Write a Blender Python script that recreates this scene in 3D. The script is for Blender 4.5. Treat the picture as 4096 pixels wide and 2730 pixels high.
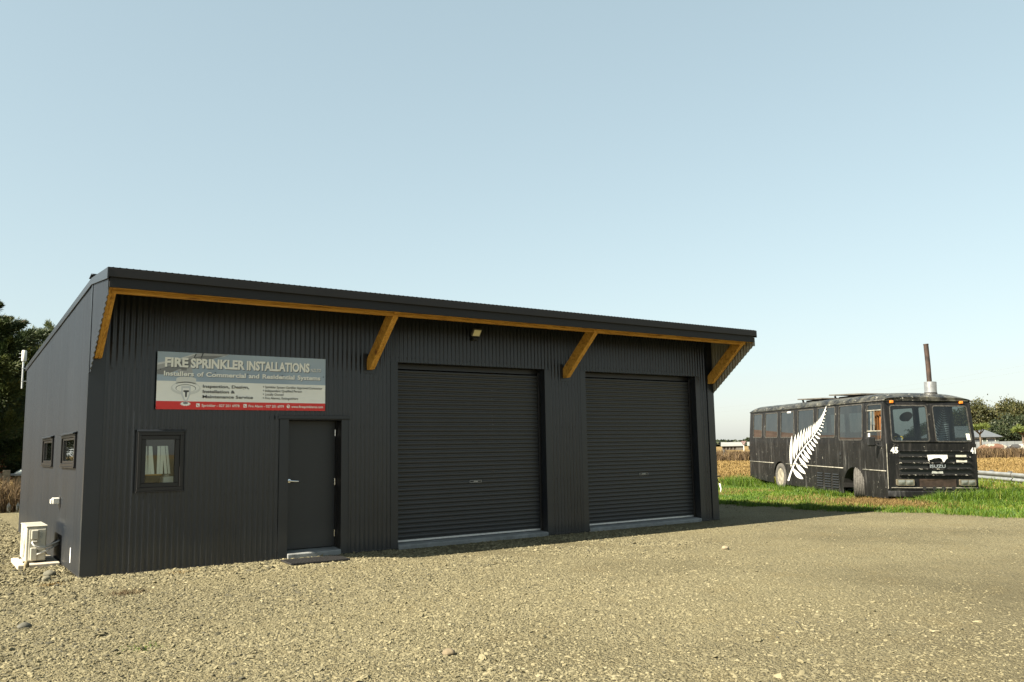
import bpy, bmesh, math, random
import numpy as np
from mathutils import Matrix, Vector, Euler
R_ = math.radians
random.seed(7); rng = np.random.default_rng(7)
for o in list(bpy.data.objects): bpy.data.objects.remove(o)
scn = bpy.context.scene
COL = scn.collection
PI = math.pi

# ------------------------------------------------------------------ camera, sky, sun, exposure
EYE = 1.5675
cam = bpy.data.cameras.new('camera'); camo = bpy.data.objects.new('camera', cam); COL.objects.link(camo)
rows = [(0.82116023, -0.57041737, -0.01788565), (0.05750659, 0.11388436, -0.99182828), (0.56779298, 0.8134214, 0.12632007)]
right = Vector(rows[0]); up = -Vector(rows[1]); back = -Vector(rows[2])
M = Matrix((right, up, back)).transposed().to_4x4(); M.translation = (0, 0, EYE)
camo.matrix_world = M
cam.sensor_width = 36.0; cam.lens = 3357 / 4096 * 36.0; cam.clip_start = 0.05; cam.clip_end = 5000
scn.camera = camo
SUN = Vector((-4.36, -0.10, 3.72)).normalized()
ELEV = math.asin(SUN.z); AZ = math.atan2(SUN.x, SUN.y)
w = bpy.data.worlds.new('World'); scn.world = w; w.use_nodes = True
nt = w.node_tree; nt.nodes.clear()
wo = nt.nodes.new('ShaderNodeOutputWorld'); bg = nt.nodes.new('ShaderNodeBackground')
sky = nt.nodes.new('ShaderNodeTexSky'); sky.sky_type = 'NISHITA'; sky.sun_disc = False
sky.sun_elevation = ELEV; sky.sun_rotation = AZ % (2 * PI)
sky.altitude = 0; sky.air_density = 1.0; sky.dust_density = 1.05; sky.ozone_density = 1.0
hs = nt.nodes.new('ShaderNodeHueSaturation'); hs.inputs['Saturation'].default_value = 0.86; hs.inputs['Value'].default_value = 1.0
hs.inputs['Hue'].default_value = 0.475
gm = nt.nodes.new('ShaderNodeGamma'); gm.inputs['Gamma'].default_value = 0.47
bg.inputs['Strength'].default_value = 0.105
nt.links.new(sky.outputs[0], gm.inputs['Color']); nt.links.new(gm.outputs[0], hs.inputs['Color']); tn0 = nt.nodes.new('ShaderNodeMix'); tn0.data_type = 'RGBA'; tn0.blend_type = 'MULTIPLY'; tn0.inputs[0].default_value = 1.0; tn0.inputs[7].default_value = (0.955, 1.0, 0.985, 1)
nt.links.new(hs.outputs[0], tn0.inputs[6]); nt.links.new(tn0.outputs[2], bg.inputs['Color']); nt.links.new(bg.outputs[0], wo.inputs[0])
sl = bpy.data.lights.new('sun', 'SUN'); sl.energy = 5.0; sl.angle = R_(0.53); sl.color = (1.0, 0.91, 0.755)
so = bpy.data.objects.new('sun', sl); COL.objects.link(so); so.rotation_euler = (-SUN).to_track_quat('-Z', 'Y').to_euler()
so.location = (-20, 0, 20)
scn.view_settings.view_transform = 'Standard'; scn.view_settings.look = 'None'
scn.view_settings.exposure = 1.98; scn.view_settings.gamma = 1.0; scn.view_settings.use_curve_mapping = False
scn.render.engine = 'CYCLES'
scn.render.resolution_x = 1024; scn.render.resolution_y = 682
scn.cycles.max_bounces = 8; scn.cycles.transparent_max_bounces = 16; scn.cycles.caustics_reflective = False; scn.cycles.caustics_refractive = False

# ------------------------------------------------------------------ material helpers
def nn(t, kind, **kw):
    n = t.nodes.new(kind)
    for k, v in kw.items():
        if k in n.inputs: n.inputs[k].default_value = v
        else: setattr(n, k, v)
    return n
def base(name):
    m = bpy.data.materials.new(name); m.use_nodes = True
    t = m.node_tree; b = t.nodes['Principled BSDF']
    return m, t, b
def c4(c): return (c[0], c[1], c[2], 1.0)
def ramp(t, fac, stops, interp='LINEAR'):
    r = t.nodes.new('ShaderNodeValToRGB'); r.color_ramp.interpolation = interp
    e = r.color_ramp.elements
    while len(e) < len(stops): e.new(0.5)
    for el, (p, c) in zip(e, stops):
        el.position = p; el.color = c4(c) if len(c) == 3 else c
    t.links.new(fac, r.inputs['Fac']); return r.outputs['Color']
def coords(t, scale=(1, 1, 1), space='Object', rot=(0, 0, 0)):
    tc = t.nodes.new('ShaderNodeTexCoord'); mp = t.nodes.new('ShaderNodeMapping')
    mp.inputs['Scale'].default_value = scale; mp.inputs['Rotation'].default_value = rot
    t.links.new(tc.outputs[space], mp.inputs['Vector']); return mp.outputs['Vector']
def noise(t, vec, scale, detail=4, rough=0.55, dist=0):
    n = nn(t, 'ShaderNodeTexNoise', Scale=scale, Detail=detail, Roughness=rough, Distortion=dist)
    t.links.new(vec, n.inputs['Vector']); return n.outputs['Fac']
def mix(t, fac, a, b, mode='MIX'):
    n = t.nodes.new('ShaderNodeMix'); n.data_type = 'RGBA'; n.blend_type = mode
    for s, v in ((n.inputs['Factor'], fac), (n.inputs['A'], a), (n.inputs['B'], b)):
        s = s if not isinstance(s, str) else s
    fi = n.inputs[0]; ai = n.inputs[6]; bi = n.inputs[7]
    for s, v in ((fi, fac), (ai, a), (bi, b)):
        if hasattr(v, 'node'): t.links.new(v, s)
        elif isinstance(v, (int, float)): s.default_value = v
        else: s.default_value = c4(v)
    return n.outputs[2]
def bump(t, b, h, strength=0.3, dist=0.01):
    n = nn(t, 'ShaderNodeBump', Strength=strength, Distance=dist); t.links.new(h, n.inputs['Height']); t.links.new(n.outputs[0], b.inputs['Normal'])
def pbr(name, col, rough=0.5, metal=0.0, var=0.15, vscale=6, bmp=0.0, bscale=60, spec=0.5, stretch=(1, 1, 1)):
    m, t, b = base(name)
    v = coords(t, stretch)
    f = noise(t, v, vscale, 5)
    lo = tuple(x * (1 - var) for x in col); hi = tuple(min(1, x * (1 + var)) for x in col)
    t.links.new(ramp(t, f, [(0.3, lo), (0.7, hi)]), b.inputs['Base Color'])
    b.inputs['Roughness'].default_value = rough; b.inputs['Metallic'].default_value = metal
    b.inputs['Specular IOR Level'].default_value = spec
    if bmp: bump(t, b, noise(t, v, bscale, 4), bmp, 0.01)
    return m
def glass(name, tint=(0.75, 0.8, 0.78), ior=1.5, boost=1.0, rough=0.0, dirt=0.0):
    m, t, b = base(name); t.nodes.remove(b); out = t.nodes['Material Output']
    tr = nn(t, 'ShaderNodeBsdfTransparent'); tr.inputs['Color'].default_value = c4(tint)
    gl = nn(t, 'ShaderNodeBsdfGlossy', Roughness=rough); gl.inputs['Color'].default_value = (0.95, 0.97, 0.97, 1)
    fr = nn(t, 'ShaderNodeFresnel', IOR=ior); ge = t.nodes.new('ShaderNodeNewGeometry')      # thin pane: the same Fresnel from either side
    mr = nn(t, 'ShaderNodeMapRange'); t.links.new(ge.outputs['Backfacing'], mr.inputs[0]); mr.inputs[3].default_value = ior; mr.inputs[4].default_value = 1 / ior; t.links.new(mr.outputs[0], fr.inputs['IOR'])
    mul = nn(t, 'ShaderNodeMath', operation='MULTIPLY'); mul.inputs[1].default_value = boost; mul.use_clamp = True
    t.links.new(fr.outputs[0], mul.inputs[0])
    mx = t.nodes.new('ShaderNodeMixShader')
    t.links.new(mul.outputs[0], mx.inputs[0]); t.links.new(tr.outputs[0], mx.inputs[1]); t.links.new(gl.outputs[0], mx.inputs[2])
    last = mx.outputs[0]
    if dirt:
        df = nn(t, 'ShaderNodeBsdfDiffuse'); df.inputs['Color'].default_value = (0.32, 0.31, 0.27, 1)
        f = ramp(t, noise(t, coords(t, (1, 1, 0.35)), 3.0, 6, 0.65), [(0.35, (0, 0, 0)), (0.85, (dirt,) * 3)])
        m2 = t.nodes.new('ShaderNodeMixShader'); t.links.new(f, m2.inputs[0]); t.links.new(last, m2.inputs[1]); t.links.new(df.outputs[0], m2.inputs[2]); last = m2.outputs[0]
    t.links.new(last, out.inputs['Surface'])
    return m
def steel(name, col, rough=0.38, dust=0.25, spec=0.42, dustcol=(0.08, 0.072, 0.055)):
    # painted steel: faint dust, drips and scuffs, height independent of light
    m, t, b = base(name)
    v = coords(t); vs = coords(t, (2.2, 2.2, 0.5))
    f1 = noise(t, vs, 1.1, 4, 0.5); f2 = noise(t, v, 55, 3, 0.6)
    col1 = ramp(t, f1, [(0.3, tuple(x * 0.90 for x in col)), (0.75, tuple(x * 1.12 for x in col))])
    fd = ramp(t, noise(t, v, 1.3, 5, 0.7), [(0.48, (0, 0, 0)), (0.8, (dust,) * 3)])
    cc = mix(t, fd, col1, dustcol)
    # gravel splash: a ragged dusty tide mark just above the ground
    sx_ = nn(t, 'ShaderNodeSeparateXYZ'); t.links.new(v, sx_.inputs[0]); nz3 = noise(t, coords(t, (1, 1, 0.4)), 5.0, 6, 0.7)
    sm_ = nn(t, 'ShaderNodeMath', operation='MULTIPLY_ADD'); t.links.new(nz3, sm_.inputs[0]); sm_.inputs[1].default_value = -0.5; t.links.new(sx_.outputs['Z'], sm_.inputs[2])
    cc = mix(t, ramp(t, sm_.outputs[0], [(0.0, (0.16, 0.16, 0.16)), (0.25, (0.0, 0.0, 0.0))]), cc, dustcol)
    fs = ramp(t, f2, [(0.74, (0, 0, 0)), (0.78, (0.35,) * 3)])
    cc = mix(t, fs, cc, (0.12, 0.115, 0.10))
    t.links.new(cc, b.inputs['Base Color'])
    rr = nn(t, 'ShaderNodeMapRange'); t.links.new(f1, rr.inputs[0]); rr.inputs[3].default_value = rough - 0.03; rr.inputs[4].default_value = rough + 0.06
    t.links.new(rr.outputs[0], b.inputs['Roughness'])
    b.inputs['Specular IOR Level'].default_value = spec
    bump(t, b, noise(t, coords(t, (1, 1, 0.6)), 1.6, 2), 0.035, 0.01)
    return m
def timber(name, axis):
    m, t, b = base(name)
    sc = {'x': (0.9, 14, 14), 'd': (14, 5, 5)}[axis]
    v = coords(t, sc)
    g = noise(t, v, 2.6, 6, 0.65, 1.2)
    col = ramp(t, g, [(0.33, (0.30, 0.13, 0.020)), (0.48, (0.56, 0.285, 0.045)), (0.66, (0.72, 0.41, 0.085))])
    kn = nn(t, 'ShaderNodeTexVoronoi', Scale=1.0); kv = coords(t, (1.5, 6, 6) if axis == 'x' else (6, 3, 3)); t.links.new(kv, kn.inputs['Vector'])
    kf = ramp(t, kn.outputs['Distance'], [(0.07, (1, 1, 1)), (0.20, (0, 0, 0))])
    t.links.new(mix(t, kf, col, (0.22, 0.085, 0.018)), b.inputs['Base Color'])
    b.inputs['Roughness'].default_value = 0.6
    bump(t, b, g, 0.15, 0.004); return m
def tone_mat(name, stops, rough=0.7, trans=0.0, attr='tone', atype='GEOMETRY', spec=0.3):
    m, t, b = base(name)
    a = t.nodes.new('ShaderNodeAttribute'); a.attribute_name = attr; a.attribute_type = atype
    c = ramp(t, a.outputs['Fac'], stops); t.links.new(c, b.inputs['Base Color'])
    b.inputs['Roughness'].default_value = rough; b.inputs['Specular IOR Level'].default_value = spec
    if trans:
        out = t.nodes['Material Output']; tl = nn(t, 'ShaderNodeBsdfTranslucent'); t.links.new(c, tl.inputs['Color'])
        mx = t.nodes.new('ShaderNodeMixShader'); mx.inputs[0].default_value = trans
        t.links.new(b.outputs[0], mx.inputs[1]); t.links.new(tl.outputs[0], mx.inputs[2]); t.links.new(mx.outputs[0], out.inputs['Surface'])
    return m

# ------------------------------------------------------------------ mesh helpers
WM = {}
def link(o, parent=None, world=True):
    COL.objects.link(o)
    if parent is not None:
        o.parent = parent
        if world:
            o.matrix_parent_inverse = WM[parent].inverted(); WM[o] = Matrix.Identity(4)
        else: WM[o] = WM[parent].copy()
    else: WM[o] = Matrix.Identity(4)
    return o
def tag(o, label=None, cat=None, group=None, kind=None):
    if label: o['label'] = label
    if cat: o['category'] = cat
    if group: o['group'] = group
    if kind: o['kind'] = kind
    return o
def empty(name, loc, rot=(0, 0, 0)):
    e = bpy.data.objects.new(name, None); COL.objects.link(e); e.location = loc; e.rotation_euler = rot; e.empty_display_size = 0.2
    WM[e] = Matrix.Translation(loc) @ Euler(rot).to_matrix().to_4x4(); return e
class MB:
    def __init__(s): s.v = []; s.f = []
    def add(s, vs, fs):
        o = len(s.v); s.v += [tuple(p) for p in vs]; s.f += [tuple(i + o for i in f) for f in fs]; return s
    def box(s, x0, x1, y0, y1, z0, z1):
        x0, x1 = sorted((x0, x1)); y0, y1 = sorted((y0, y1)); z0, z1 = sorted((z0, z1))
        return s.add([(x0, y0, z0), (x1, y0, z0), (x1, y1, z0), (x0, y1, z0), (x0, y0, z1), (x1, y0, z1), (x1, y1, z1), (x0, y1, z1)],
                     [(0, 3, 2, 1), (4, 5, 6, 7), (0, 1, 5, 4), (1, 2, 6, 5), (2, 3, 7, 6), (3, 0, 4, 7)])
    def prism(s, poly, a0, a1, axis='x'):
        n = len(poly)
        def P(p, a): return {'x': (a, p[0], p[1]), 'y': (p[0], a, p[1]), 'z': (p[0], p[1], a)}[axis]
        return s.add([P(p, a0) for p in poly] + [P(p, a1) for p in poly],
                     [tuple(range(n))[::-1], tuple(range(n, 2 * n))] + [(i, (i + 1) % n, n + (i + 1) % n, n + i) for i in range(n)])
    def tube(s, pts, r, n=8, caps=True):
        pts = [Vector(p) for p in pts]; rr = r if isinstance(r, (list, tuple)) else [r] * len(pts)
        o = len(s.v)
        for i, p in enumerate(pts):
            d = (pts[min(i + 1, len(pts) - 1)] - pts[max(i - 1, 0)]).normalized()
            a = d.orthogonal().normalized() if abs(d.z) < 0.9 else Vector((1, 0, 0)) - d * d.x
            if abs(d.z) < 0.9: a = Vector((0, 0, 1)) - d * d.z
            a.normalize(); b = d.cross(a)
            for k in range(n):
                q = p + (a * math.cos(2 * PI * k / n) + b * math.sin(2 * PI * k / n)) * rr[i]; s.v.append(tuple(q))
        for i in range(len(pts) - 1):
            for k in range(n):
                s.f.append((o + i * n + k, o + i * n + (k + 1) % n, o + (i + 1) * n + (k + 1) % n, o + (i + 1) * n + k))
        if caps:
            s.f.append(tuple(o + k for k in range(n))[::-1]); e = o + (len(pts) - 1) * n; s.f.append(tuple(e + k for k in range(n)))
        return s
    def lathe(s, prof, c, axis='z', n=24, basis=None):
        # prof: (radius, height) ; basis: (a, b, h) vectors
        if basis is None: basis = {'z': ((1, 0, 0), (0, 1, 0), (0, 0, 1)), 'x': ((0, 1, 0), (0, 0, 1), (1, 0, 0)), 'y': ((0, 0, 1), (1, 0, 0), (0, 1, 0))}[axis]
        a, b, h = [Vector(q) for q in basis]; c = Vector(c); o = len(s.v)
        for (r, z) in prof:
            for k in range(n): s.v.append(tuple(c + a * r * math.cos(2 * PI * k / n) + b * r * math.sin(2 * PI * k / n) + h * z))
        for i in range(len(prof) - 1):
            for k in range(n): s.f.append((o + i * n + k, o + i * n + (k + 1) % n, o + (i + 1) * n + (k + 1) % n, o + (i + 1) * n + k))
        if prof[0][0] > 1e-4: s.f.append(tuple(o + k for k in range(n))[::-1])
        if prof[-1][0] > 1e-4: e = o + (len(prof) - 1) * n; s.f.append(tuple(e + k for k in range(n)))
        return s
    def grid(s, fn, nu, nv):
        o = len(s.v)
        for i in range(nu + 1):
            for j in range(nv + 1): s.v.append(tuple(fn(i / nu, j / nv)))
        for i in range(nu):
            for j in range(nv):
                a = o + i * (nv + 1) + j; s.f.append((a, a + nv + 1, a + nv + 2, a + 1))
        return s
    def build(s, name, mat, parent=None, bevel=0, smooth=False, world=True, seg=1):
        me = bpy.data.meshes.new(name); me.from_pydata(s.v, [], s.f)
        if bevel or True:
            bm = bmesh.new(); bm.from_mesh(me); bmesh.ops.recalc_face_normals(bm, faces=bm.faces[:])
            if bevel: bmesh.ops.bevel(bm, geom=[e for e in bm.edges if e.calc_face_angle(0) > 0.4], offset=bevel, segments=seg, affect='EDGES', profile=0.5)
            bm.to_mesh(me); bm.free()
        if smooth:
            me.shade_smooth()
            if smooth == 'auto': me.set_sharp_from_angle(angle=R_(38))
        me.materials.append(mat)
        return link(bpy.data.objects.new(name, me), parent, world)
def np_mesh(name, V, F, mat, tone=None, parent=None, smooth=False, world=True):
    me = bpy.data.meshes.new(name); V = np.asarray(V, dtype=np.float32); F = np.asarray(F, dtype=np.int32); k = F.shape[1]
    me.vertices.add(len(V)); me.vertices.foreach_set('co', V.ravel())
    me.loops.add(F.size); me.loops.foreach_set('vertex_index', F.ravel())
    me.polygons.add(len(F)); me.polygons.foreach_set('loop_start', np.arange(0, F.size, k, dtype=np.int32))
    if tone is not None:
        a = me.attributes.new('tone', 'FLOAT', 'POINT'); a.data.foreach_set('value', np.asarray(tone, dtype=np.float32))
    me.update(calc_edges=True); me.validate()
    if smooth: me.shade_smooth()
    me.materials.append(mat)
    return link(bpy.data.objects.new(name, me), parent, world)
def fill2d(outer, holes=()):
    """triangulate a 2D polygon with holes -> (verts2d, faces)"""
    cu = bpy.data.curves.new('tmp', 'CURVE'); cu.dimensions = '2D'; cu.fill_mode = 'BOTH'
    for loop in [outer] + list(holes):
        sp = cu.splines.new('POLY'); sp.points.add(len(loop) - 1)
        for p, q in zip(sp.points, loop): p.co = (q[0], q[1], 0, 1)
        sp.use_cyclic_u = True
    ob = bpy.data.objects.new('tmp', cu); me = bpy.data.meshes.new_from_object(ob)
    V = [(v.co.x, v.co.y) for v in me.vertices]; F = [tuple(p.vertices) for p in me.polygons]
    bpy.data.objects.remove(ob); bpy.data.meshes.remove(me); bpy.data.curves.remove(cu)
    return V, F
def rrect(x0, x1, y0, y1, r, n=5):
    P = []
    for cx, cy, a0 in ((x1 - r, y0 + r, -90), (x1 - r, y1 - r, 0), (x0 + r, y1 - r, 90), (x0 + r, y0 + r, 180)):
        for k in range(n + 1): a = R_(a0 + 90 * k / n); P.append((cx + r * math.cos(a), cy + r * math.sin(a)))
    return P
def text_mb(txt, x, z, h, width=None, bold=0.0, shear=0.0, align='LEFT'):
    """flat lettering in the (x, z) plane -> list of 2D verts, faces; h = cap height"""
    cu = bpy.data.curves.new('t', 'FONT'); cu.body = txt; cu.size = 1.0; cu.offset = bold; cu.fill_mode = 'BOTH'; cu.shear = shear; cu.resolution_u = 3
    ob = bpy.data.objects.new('t', cu); me = bpy.data.meshes.new_from_object(ob)
    V = np.array([(v.co.x, v.co.y) for v in me.vertices]); F = [tuple(p.vertices) for p in me.polygons]
    bpy.data.objects.remove(ob); bpy.data.meshes.remove(me); bpy.data.curves.remove(cu)
    cap = 0.729
    V[:, 0] -= V[:, 0].min(); sx = h / cap
    if width: sx = width / V[:, 0].max()
    X = V[:, 0] * sx; Z = V[:, 1] * h / cap
    if align == 'CENTER': X -= X.max() / 2
    return [(x + a, z + b) for a, b in zip(X, Z)], F

# ------------------------------------------------------------------ materials
WALL = steel('charcoal coloured steel', (0.0118, 0.0148, 0.0192), 0.28, 0.03, 0.52)
TRIM = steel('charcoal flashing', (0.0130, 0.0158, 0.0198), 0.32, 0.03, 0.48)
CAP = steel('dark fascia cap', (0.011, 0.0095, 0.0085), 0.6, 0.05)
FASC = steel('black fascia board', (0.007, 0.0072, 0.008), 0.65, 0.03)
SHUT = steel('roller shutter steel', (0.0180, 0.0208, 0.0252), 0.36, 0.03)
DOORM = steel('painted door', (0.0205, 0.0222, 0.0240), 0.42, 0.03)
FRAME = steel('black aluminium', (0.010, 0.0095, 0.0095), 0.35, 0.04)
CREAM = pbr('sheet underside primer', (0.26, 0.25, 0.20), 0.55, 0, 0.1)
WOODX = timber('treated pine along', 'x'); WOODD = timber('treated pine brace', 'd')
CONC = pbr('concrete', (0.17, 0.175, 0.168), 0.85, 0, 0.25, 7, 0.35, 80)
CONCW = pbr('pale concrete pad', (0.36, 0.32, 0.25), 0.85, 0, 0.15, 9, 0.3, 80)
ALU = pbr('aluminium', (0.62, 0.63, 0.63), 0.35, 0.7, 0.1, 20)
CHROME = pbr('satin chrome', (0.75, 0.75, 0.74), 0.18, 1.0, 0.05)
WHITE = pbr('white plastic', (0.56, 0.55, 0.50), 0.45, 0, 0.06, 9)
WHITE2 = pbr('cream painted steel', (0.40, 0.385, 0.315), 0.4, 0, 0.07, 9)
BLACKR = pbr('black rubber', (0.009, 0.0085, 0.008), 0.75, 0, 0.3, 12, 0.4, 60)
BLACKP = pbr('black plastic', (0.010, 0.010, 0.010), 0.45, 0, 0.2)
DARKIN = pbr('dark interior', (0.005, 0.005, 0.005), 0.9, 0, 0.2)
GLASSW = glass('window glass', (0.85, 0.88, 0.86), 1.5, 1.3)
FROST = pbr('obscure glazing film', (0.045, 0.048, 0.045), 0.15, 0, 0.1)

# ------------------------------------------------------------------ ground, gravel, lawn
def ground_mat(name, stops, sc, bmpS, bsc, rough=0.95):
    m, t, b = base(name); v = coords(t)
    f = noise(t, v, sc[0], 6, 0.65); f2 = noise(t, v, sc[1], 5, 0.7)
    c = ramp(t, f, stops); c2 = ramp(t, f2, [(0.3, (0.62, 0.62, 0.62)), (0.7, (1.25, 1.25, 1.25))])
    t.links.new(mix(t, 1.0, c, c2, 'MULTIPLY'), b.inputs['Base Color']); b.inputs['Roughness'].default_value = rough; b.inputs['Specular IOR Level'].default_value = 0.2
    bump(t, b, noise(t, v, bsc, 5, 0.7), bmpS, 0.03); return m
DRY = ground_mat('dry pasture', [(0.3, (0.13, 0.085, 0.03)), (0.55, (0.18, 0.12, 0.042)), (0.75, (0.15, 0.12, 0.04))], (0.25, 6), 0.6, 9)
LAWNM = ground_mat('lawn soil', [(0.3, (0.028, 0.055, 0.008)), (0.6, (0.045, 0.08, 0.012)), (0.8, (0.07, 0.08, 0.02))], (0.8, 9), 0.6, 14)
def gravel_mat():
    m, t, b = base('packed gravel'); v = coords(t)
    vo = nn(t, 'ShaderNodeTexVoronoi', Scale=78.0); t.links.new(v, vo.inputs['Vector']); vo.inputs['Randomness'].default_value = 1
    vo2 = nn(t, 'ShaderNodeTexVoronoi', Scale=30.0); t.links.new(v, vo2.inputs['Vector'])
    sep = nn(t, 'ShaderNodeSeparateColor'); t.links.new(vo.outputs['Color'], sep.inputs[0])
    c = ramp(t, sep.outputs[0], [(0.0, (0.072, 0.064, 0.038)), (0.35, (0.135, 0.120, 0.069)), (0.75, (0.172, 0.153, 0.089)), (1.0, (0.23, 0.206, 0.128))])
    big = ramp(t, noise(t, v, 0.30, 6, 0.62), [(0.3, (0.66, 0.65, 0.63)), (0.5, (0.98, 0.97, 0.96)), (0.7, (1.16, 1.14, 1.10))])
    c = mix(t, 1.0, c, big, 'MULTIPLY')
    dirt = ramp(t, noise(t, v, 1.6, 5, 0.65), [(0.5, (0, 0, 0)), (0.72, (0.5, 0.5, 0.5))])
    gd = nn(t, 'ShaderNodeTexGradient', gradient_type='SPHERICAL'); mg = nn(t, 'ShaderNodeMapping'); mg.inputs['Location'].default_value = (-9.5 / 7.5, -2.0 / 5.0, 0); mg.inputs['Scale'].default_value = (1 / 7.5, 1 / 5.0, 1); t.links.new(v, mg.inputs['Vector']); t.links.new(mg.outputs[0], gd.inputs[0])
    gn = nn(t, 'ShaderNodeMath', operation='MULTIPLY'); t.links.new(gd.outputs['Fac'], gn.inputs[0]); t.links.new(noise(t, v, 0.9, 5, 0.6), gn.inputs[1])
    c = mix(t, ramp(t, gn.outputs[0], [(0.05, (0, 0, 0)), (0.32, (0.75, 0.75, 0.75))]), c, (0.085, 0.073, 0.042))    # packed patch; part of its darkening imitates lens vignetting
    c = mix(t, dirt, c, (0.142, 0.115, 0.058))
    t.links.new(c, b.inputs['Base Color']); b.inputs['Roughness'].default_value = 0.95; b.inputs['Specular IOR Level'].default_value = 0.105
    ad = nn(t, 'ShaderNodeMath', operation='ADD'); t.links.new(vo.outputs['Distance'], ad.inputs[0])
    ml = nn(t, 'ShaderNodeMath', operation='MULTIPLY'); ml.inputs[1].default_value = 1.5; t.links.new(vo2.outputs['Distance'], ml.inputs[0]); t.links.new(ml.outputs[0], ad.inputs[1])
    bump(t, b, ad.outputs[0], 0.9, -0.02); return m
GRAV = gravel_mat()
g = MB(); g.add([(-1500, -1500, -0.04), (2500, -1500, -0.04), (2500, 2500, -0.04), (-1500, 2500, -0.04)], [(0, 1, 2, 3)])
tag(g.build('ground', DRY), 'flat dry golden pasture reaching to the horizon', 'ground', kind='structure')
EDGE = [(160, -60), (19.0, -22), (18.5, 4), (18.32, 8.2), (18.12, 9.6), (18.05, 10.5), (17.8, 11.2), (17.4, 11.8), (17.3, 12.4), (17.5, 13.2), (17.4, 14.2), (17.3, 15), (17.3, 16), (16.6, 18.2), (14.6, 21), (13.9, 28.0)]
def jit(E):
    out = []
    for a, b in zip(E[:-1], E[1:]):
        L = math.dist(a, b); n = max(1, int(L / 0.35))
        for k in range(n):
            f = k / n; out.append((a[0] + (b[0] - a[0]) * f + random.uniform(-0.16, 0.16), a[1] + (b[1] - a[1]) * f))
    return out + [E[-1]]
EJ = jit(EDGE)
V, F = fill2d([(-160, -260), (160, -260)] + EJ + [(-90, 28)])
g = MB(); g.add([(x, y, 0.0) for x, y in V], F)
tag(g.build('gravel_yard', GRAV), 'pale crushed gravel yard in front of the dark shed', 'yard', kind='structure')
V, F = fill2d([(25, -22.5), (24.5, 6), (26.5, 9), (28, 13), (28.3, 17), (27, 22), (25.5, 25), (21, 30), (13.0, 28)] + [(x - 0.25, y) for x, y in EJ[::-1] if y > -21])
g = MB(); g.add([(x, y, -0.012) for x, y in V], F)
tag(g.build('lawn', LAWNM), 'green mown lawn strip under the old bus', 'lawn', kind='structure')

# ------------------------------------------------------------------ the shed
XA, XB, YF, YB = 1.735, 13.73, 12.232, 20.75
PITCH, AMP = 0.0762, 0.0085
shed = empty('steel_shed', ((XA + XB) / 2, YF, 0))
tag(shed, 'low charcoal corrugated steel shed with two roller doors and timber eave braces', 'shed')
def corr(mb, axis, fixed, sgn, s0, s1, zlo, zhi, nz=1):
    """vertical ribbed sheet; axis 'x': runs along x at y=fixed; sgn = outward direction"""
    n = max(2, int(round((s1 - s0) / PITCH * 8))); o = len(mb.v)
    fl = zlo if callable(zlo) else (lambda s: zlo); fh = zhi if callable(zhi) else (lambda s: zhi)
    for i in range(n + 1):
        s = s0 + (s1 - s0) * i / n; d = fixed + sgn * (AMP * math.sin(2 * PI * s / PITCH) + 0.0018 * (int(s / (PITCH * 10)) % 2))
        for z in (fl(s), fh(s)): mb.v.append((s, d, z) if axis == 'x' else (d, s, z))
    for i in range(n): a = o + 2 * i; mb.f.append((a, a + 2, a + 3, a + 1))
    return mb
ZT = 3.80
D1, D2, TW = (6.255, 9.242), (10.209, 13.195), 0.13
PD, PDT, PDZ = (4.447, 5.284), (4.305, 5.40), 2.085
WX, WZ = (2.357, 2.949), (1.075, 1.873)
RH = 2.985
f = MB()
for s0, s1, z0, z1 in [(1.90, WX[0], 0, ZT), (WX[0], WX[1], 0, WZ[0]), (WX[0], WX[1], WZ[1], ZT), (WX[1], PDT[0], 0, ZT), (PDT[0], PDT[1], PDZ, ZT), (PDT[1], D1[0] - TW, 0, ZT),
                       (D1[0] - TW, D1[1] + TW, RH, ZT), (D1[1] + TW, D2[0] - TW, 0, ZT), (D2[0] - TW, D2[1] + TW, RH, ZT), (D2[1] + TW, 13.56, 0, ZT)]:
    corr(f, 'x', YF, -1, s0, s1, z0, z1)
fw = f.build('front_wall', WALL, shed, smooth=True)
# left wall with two window openings
top_main = lambda y: 3.90 - (y - YF) * 0.0482
SW = [(13.03, 14.45), (15.53, 16.93)]; SWZ = (1.415, 1.872)
f = MB(); ys = YF + 0.07
for a, b in SW:
    corr(f, 'y', XA, -1, ys, a, 0, top_main); corr(f, 'y', XA, -1, a, b, 0, SWZ[0]); corr(f, 'y', XA, -1, a, b, SWZ[1], top_main); ys = b
corr(f, 'y', XA, -1, ys, YB, 0, top_main)
f.build('side_wall', WALL, shed, smooth=True)
f = MB(); corr(f, 'y', XB, 1, YF, YB, 0, top_main); f.build('side_wall', WALL, shed, smooth=True)
f = MB(); corr(f, 'x', YB, 1, XA, XB, 0, 3.48); f.build('back_wall', WALL, shed, smooth=True)
# wings that close the eave at both ends: dark outside, primer inside
wtop = lambda y: 3.70 + (y - 11.06) * 0.115
wbot = lambda y: 3.53 if y < 11.10 else 3.53 - (y - 11.10) * 0.80
for x, sg in ((XA, -1), (XB, 1)):
    f = MB(); corr(f, 'y', x, sg, 11.06, YF - 0.01, wbot, wtop); wg = f.build('eave_wing', WALL, shed, smooth=True)
    f = MB(); corr(f, 'y', x - sg * 0.002, sg, 11.062, YF - 0.012, lambda y: wbot(y) + 0.002, wtop); f.build('wing_lining', CREAM, wg, smooth=True)
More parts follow.
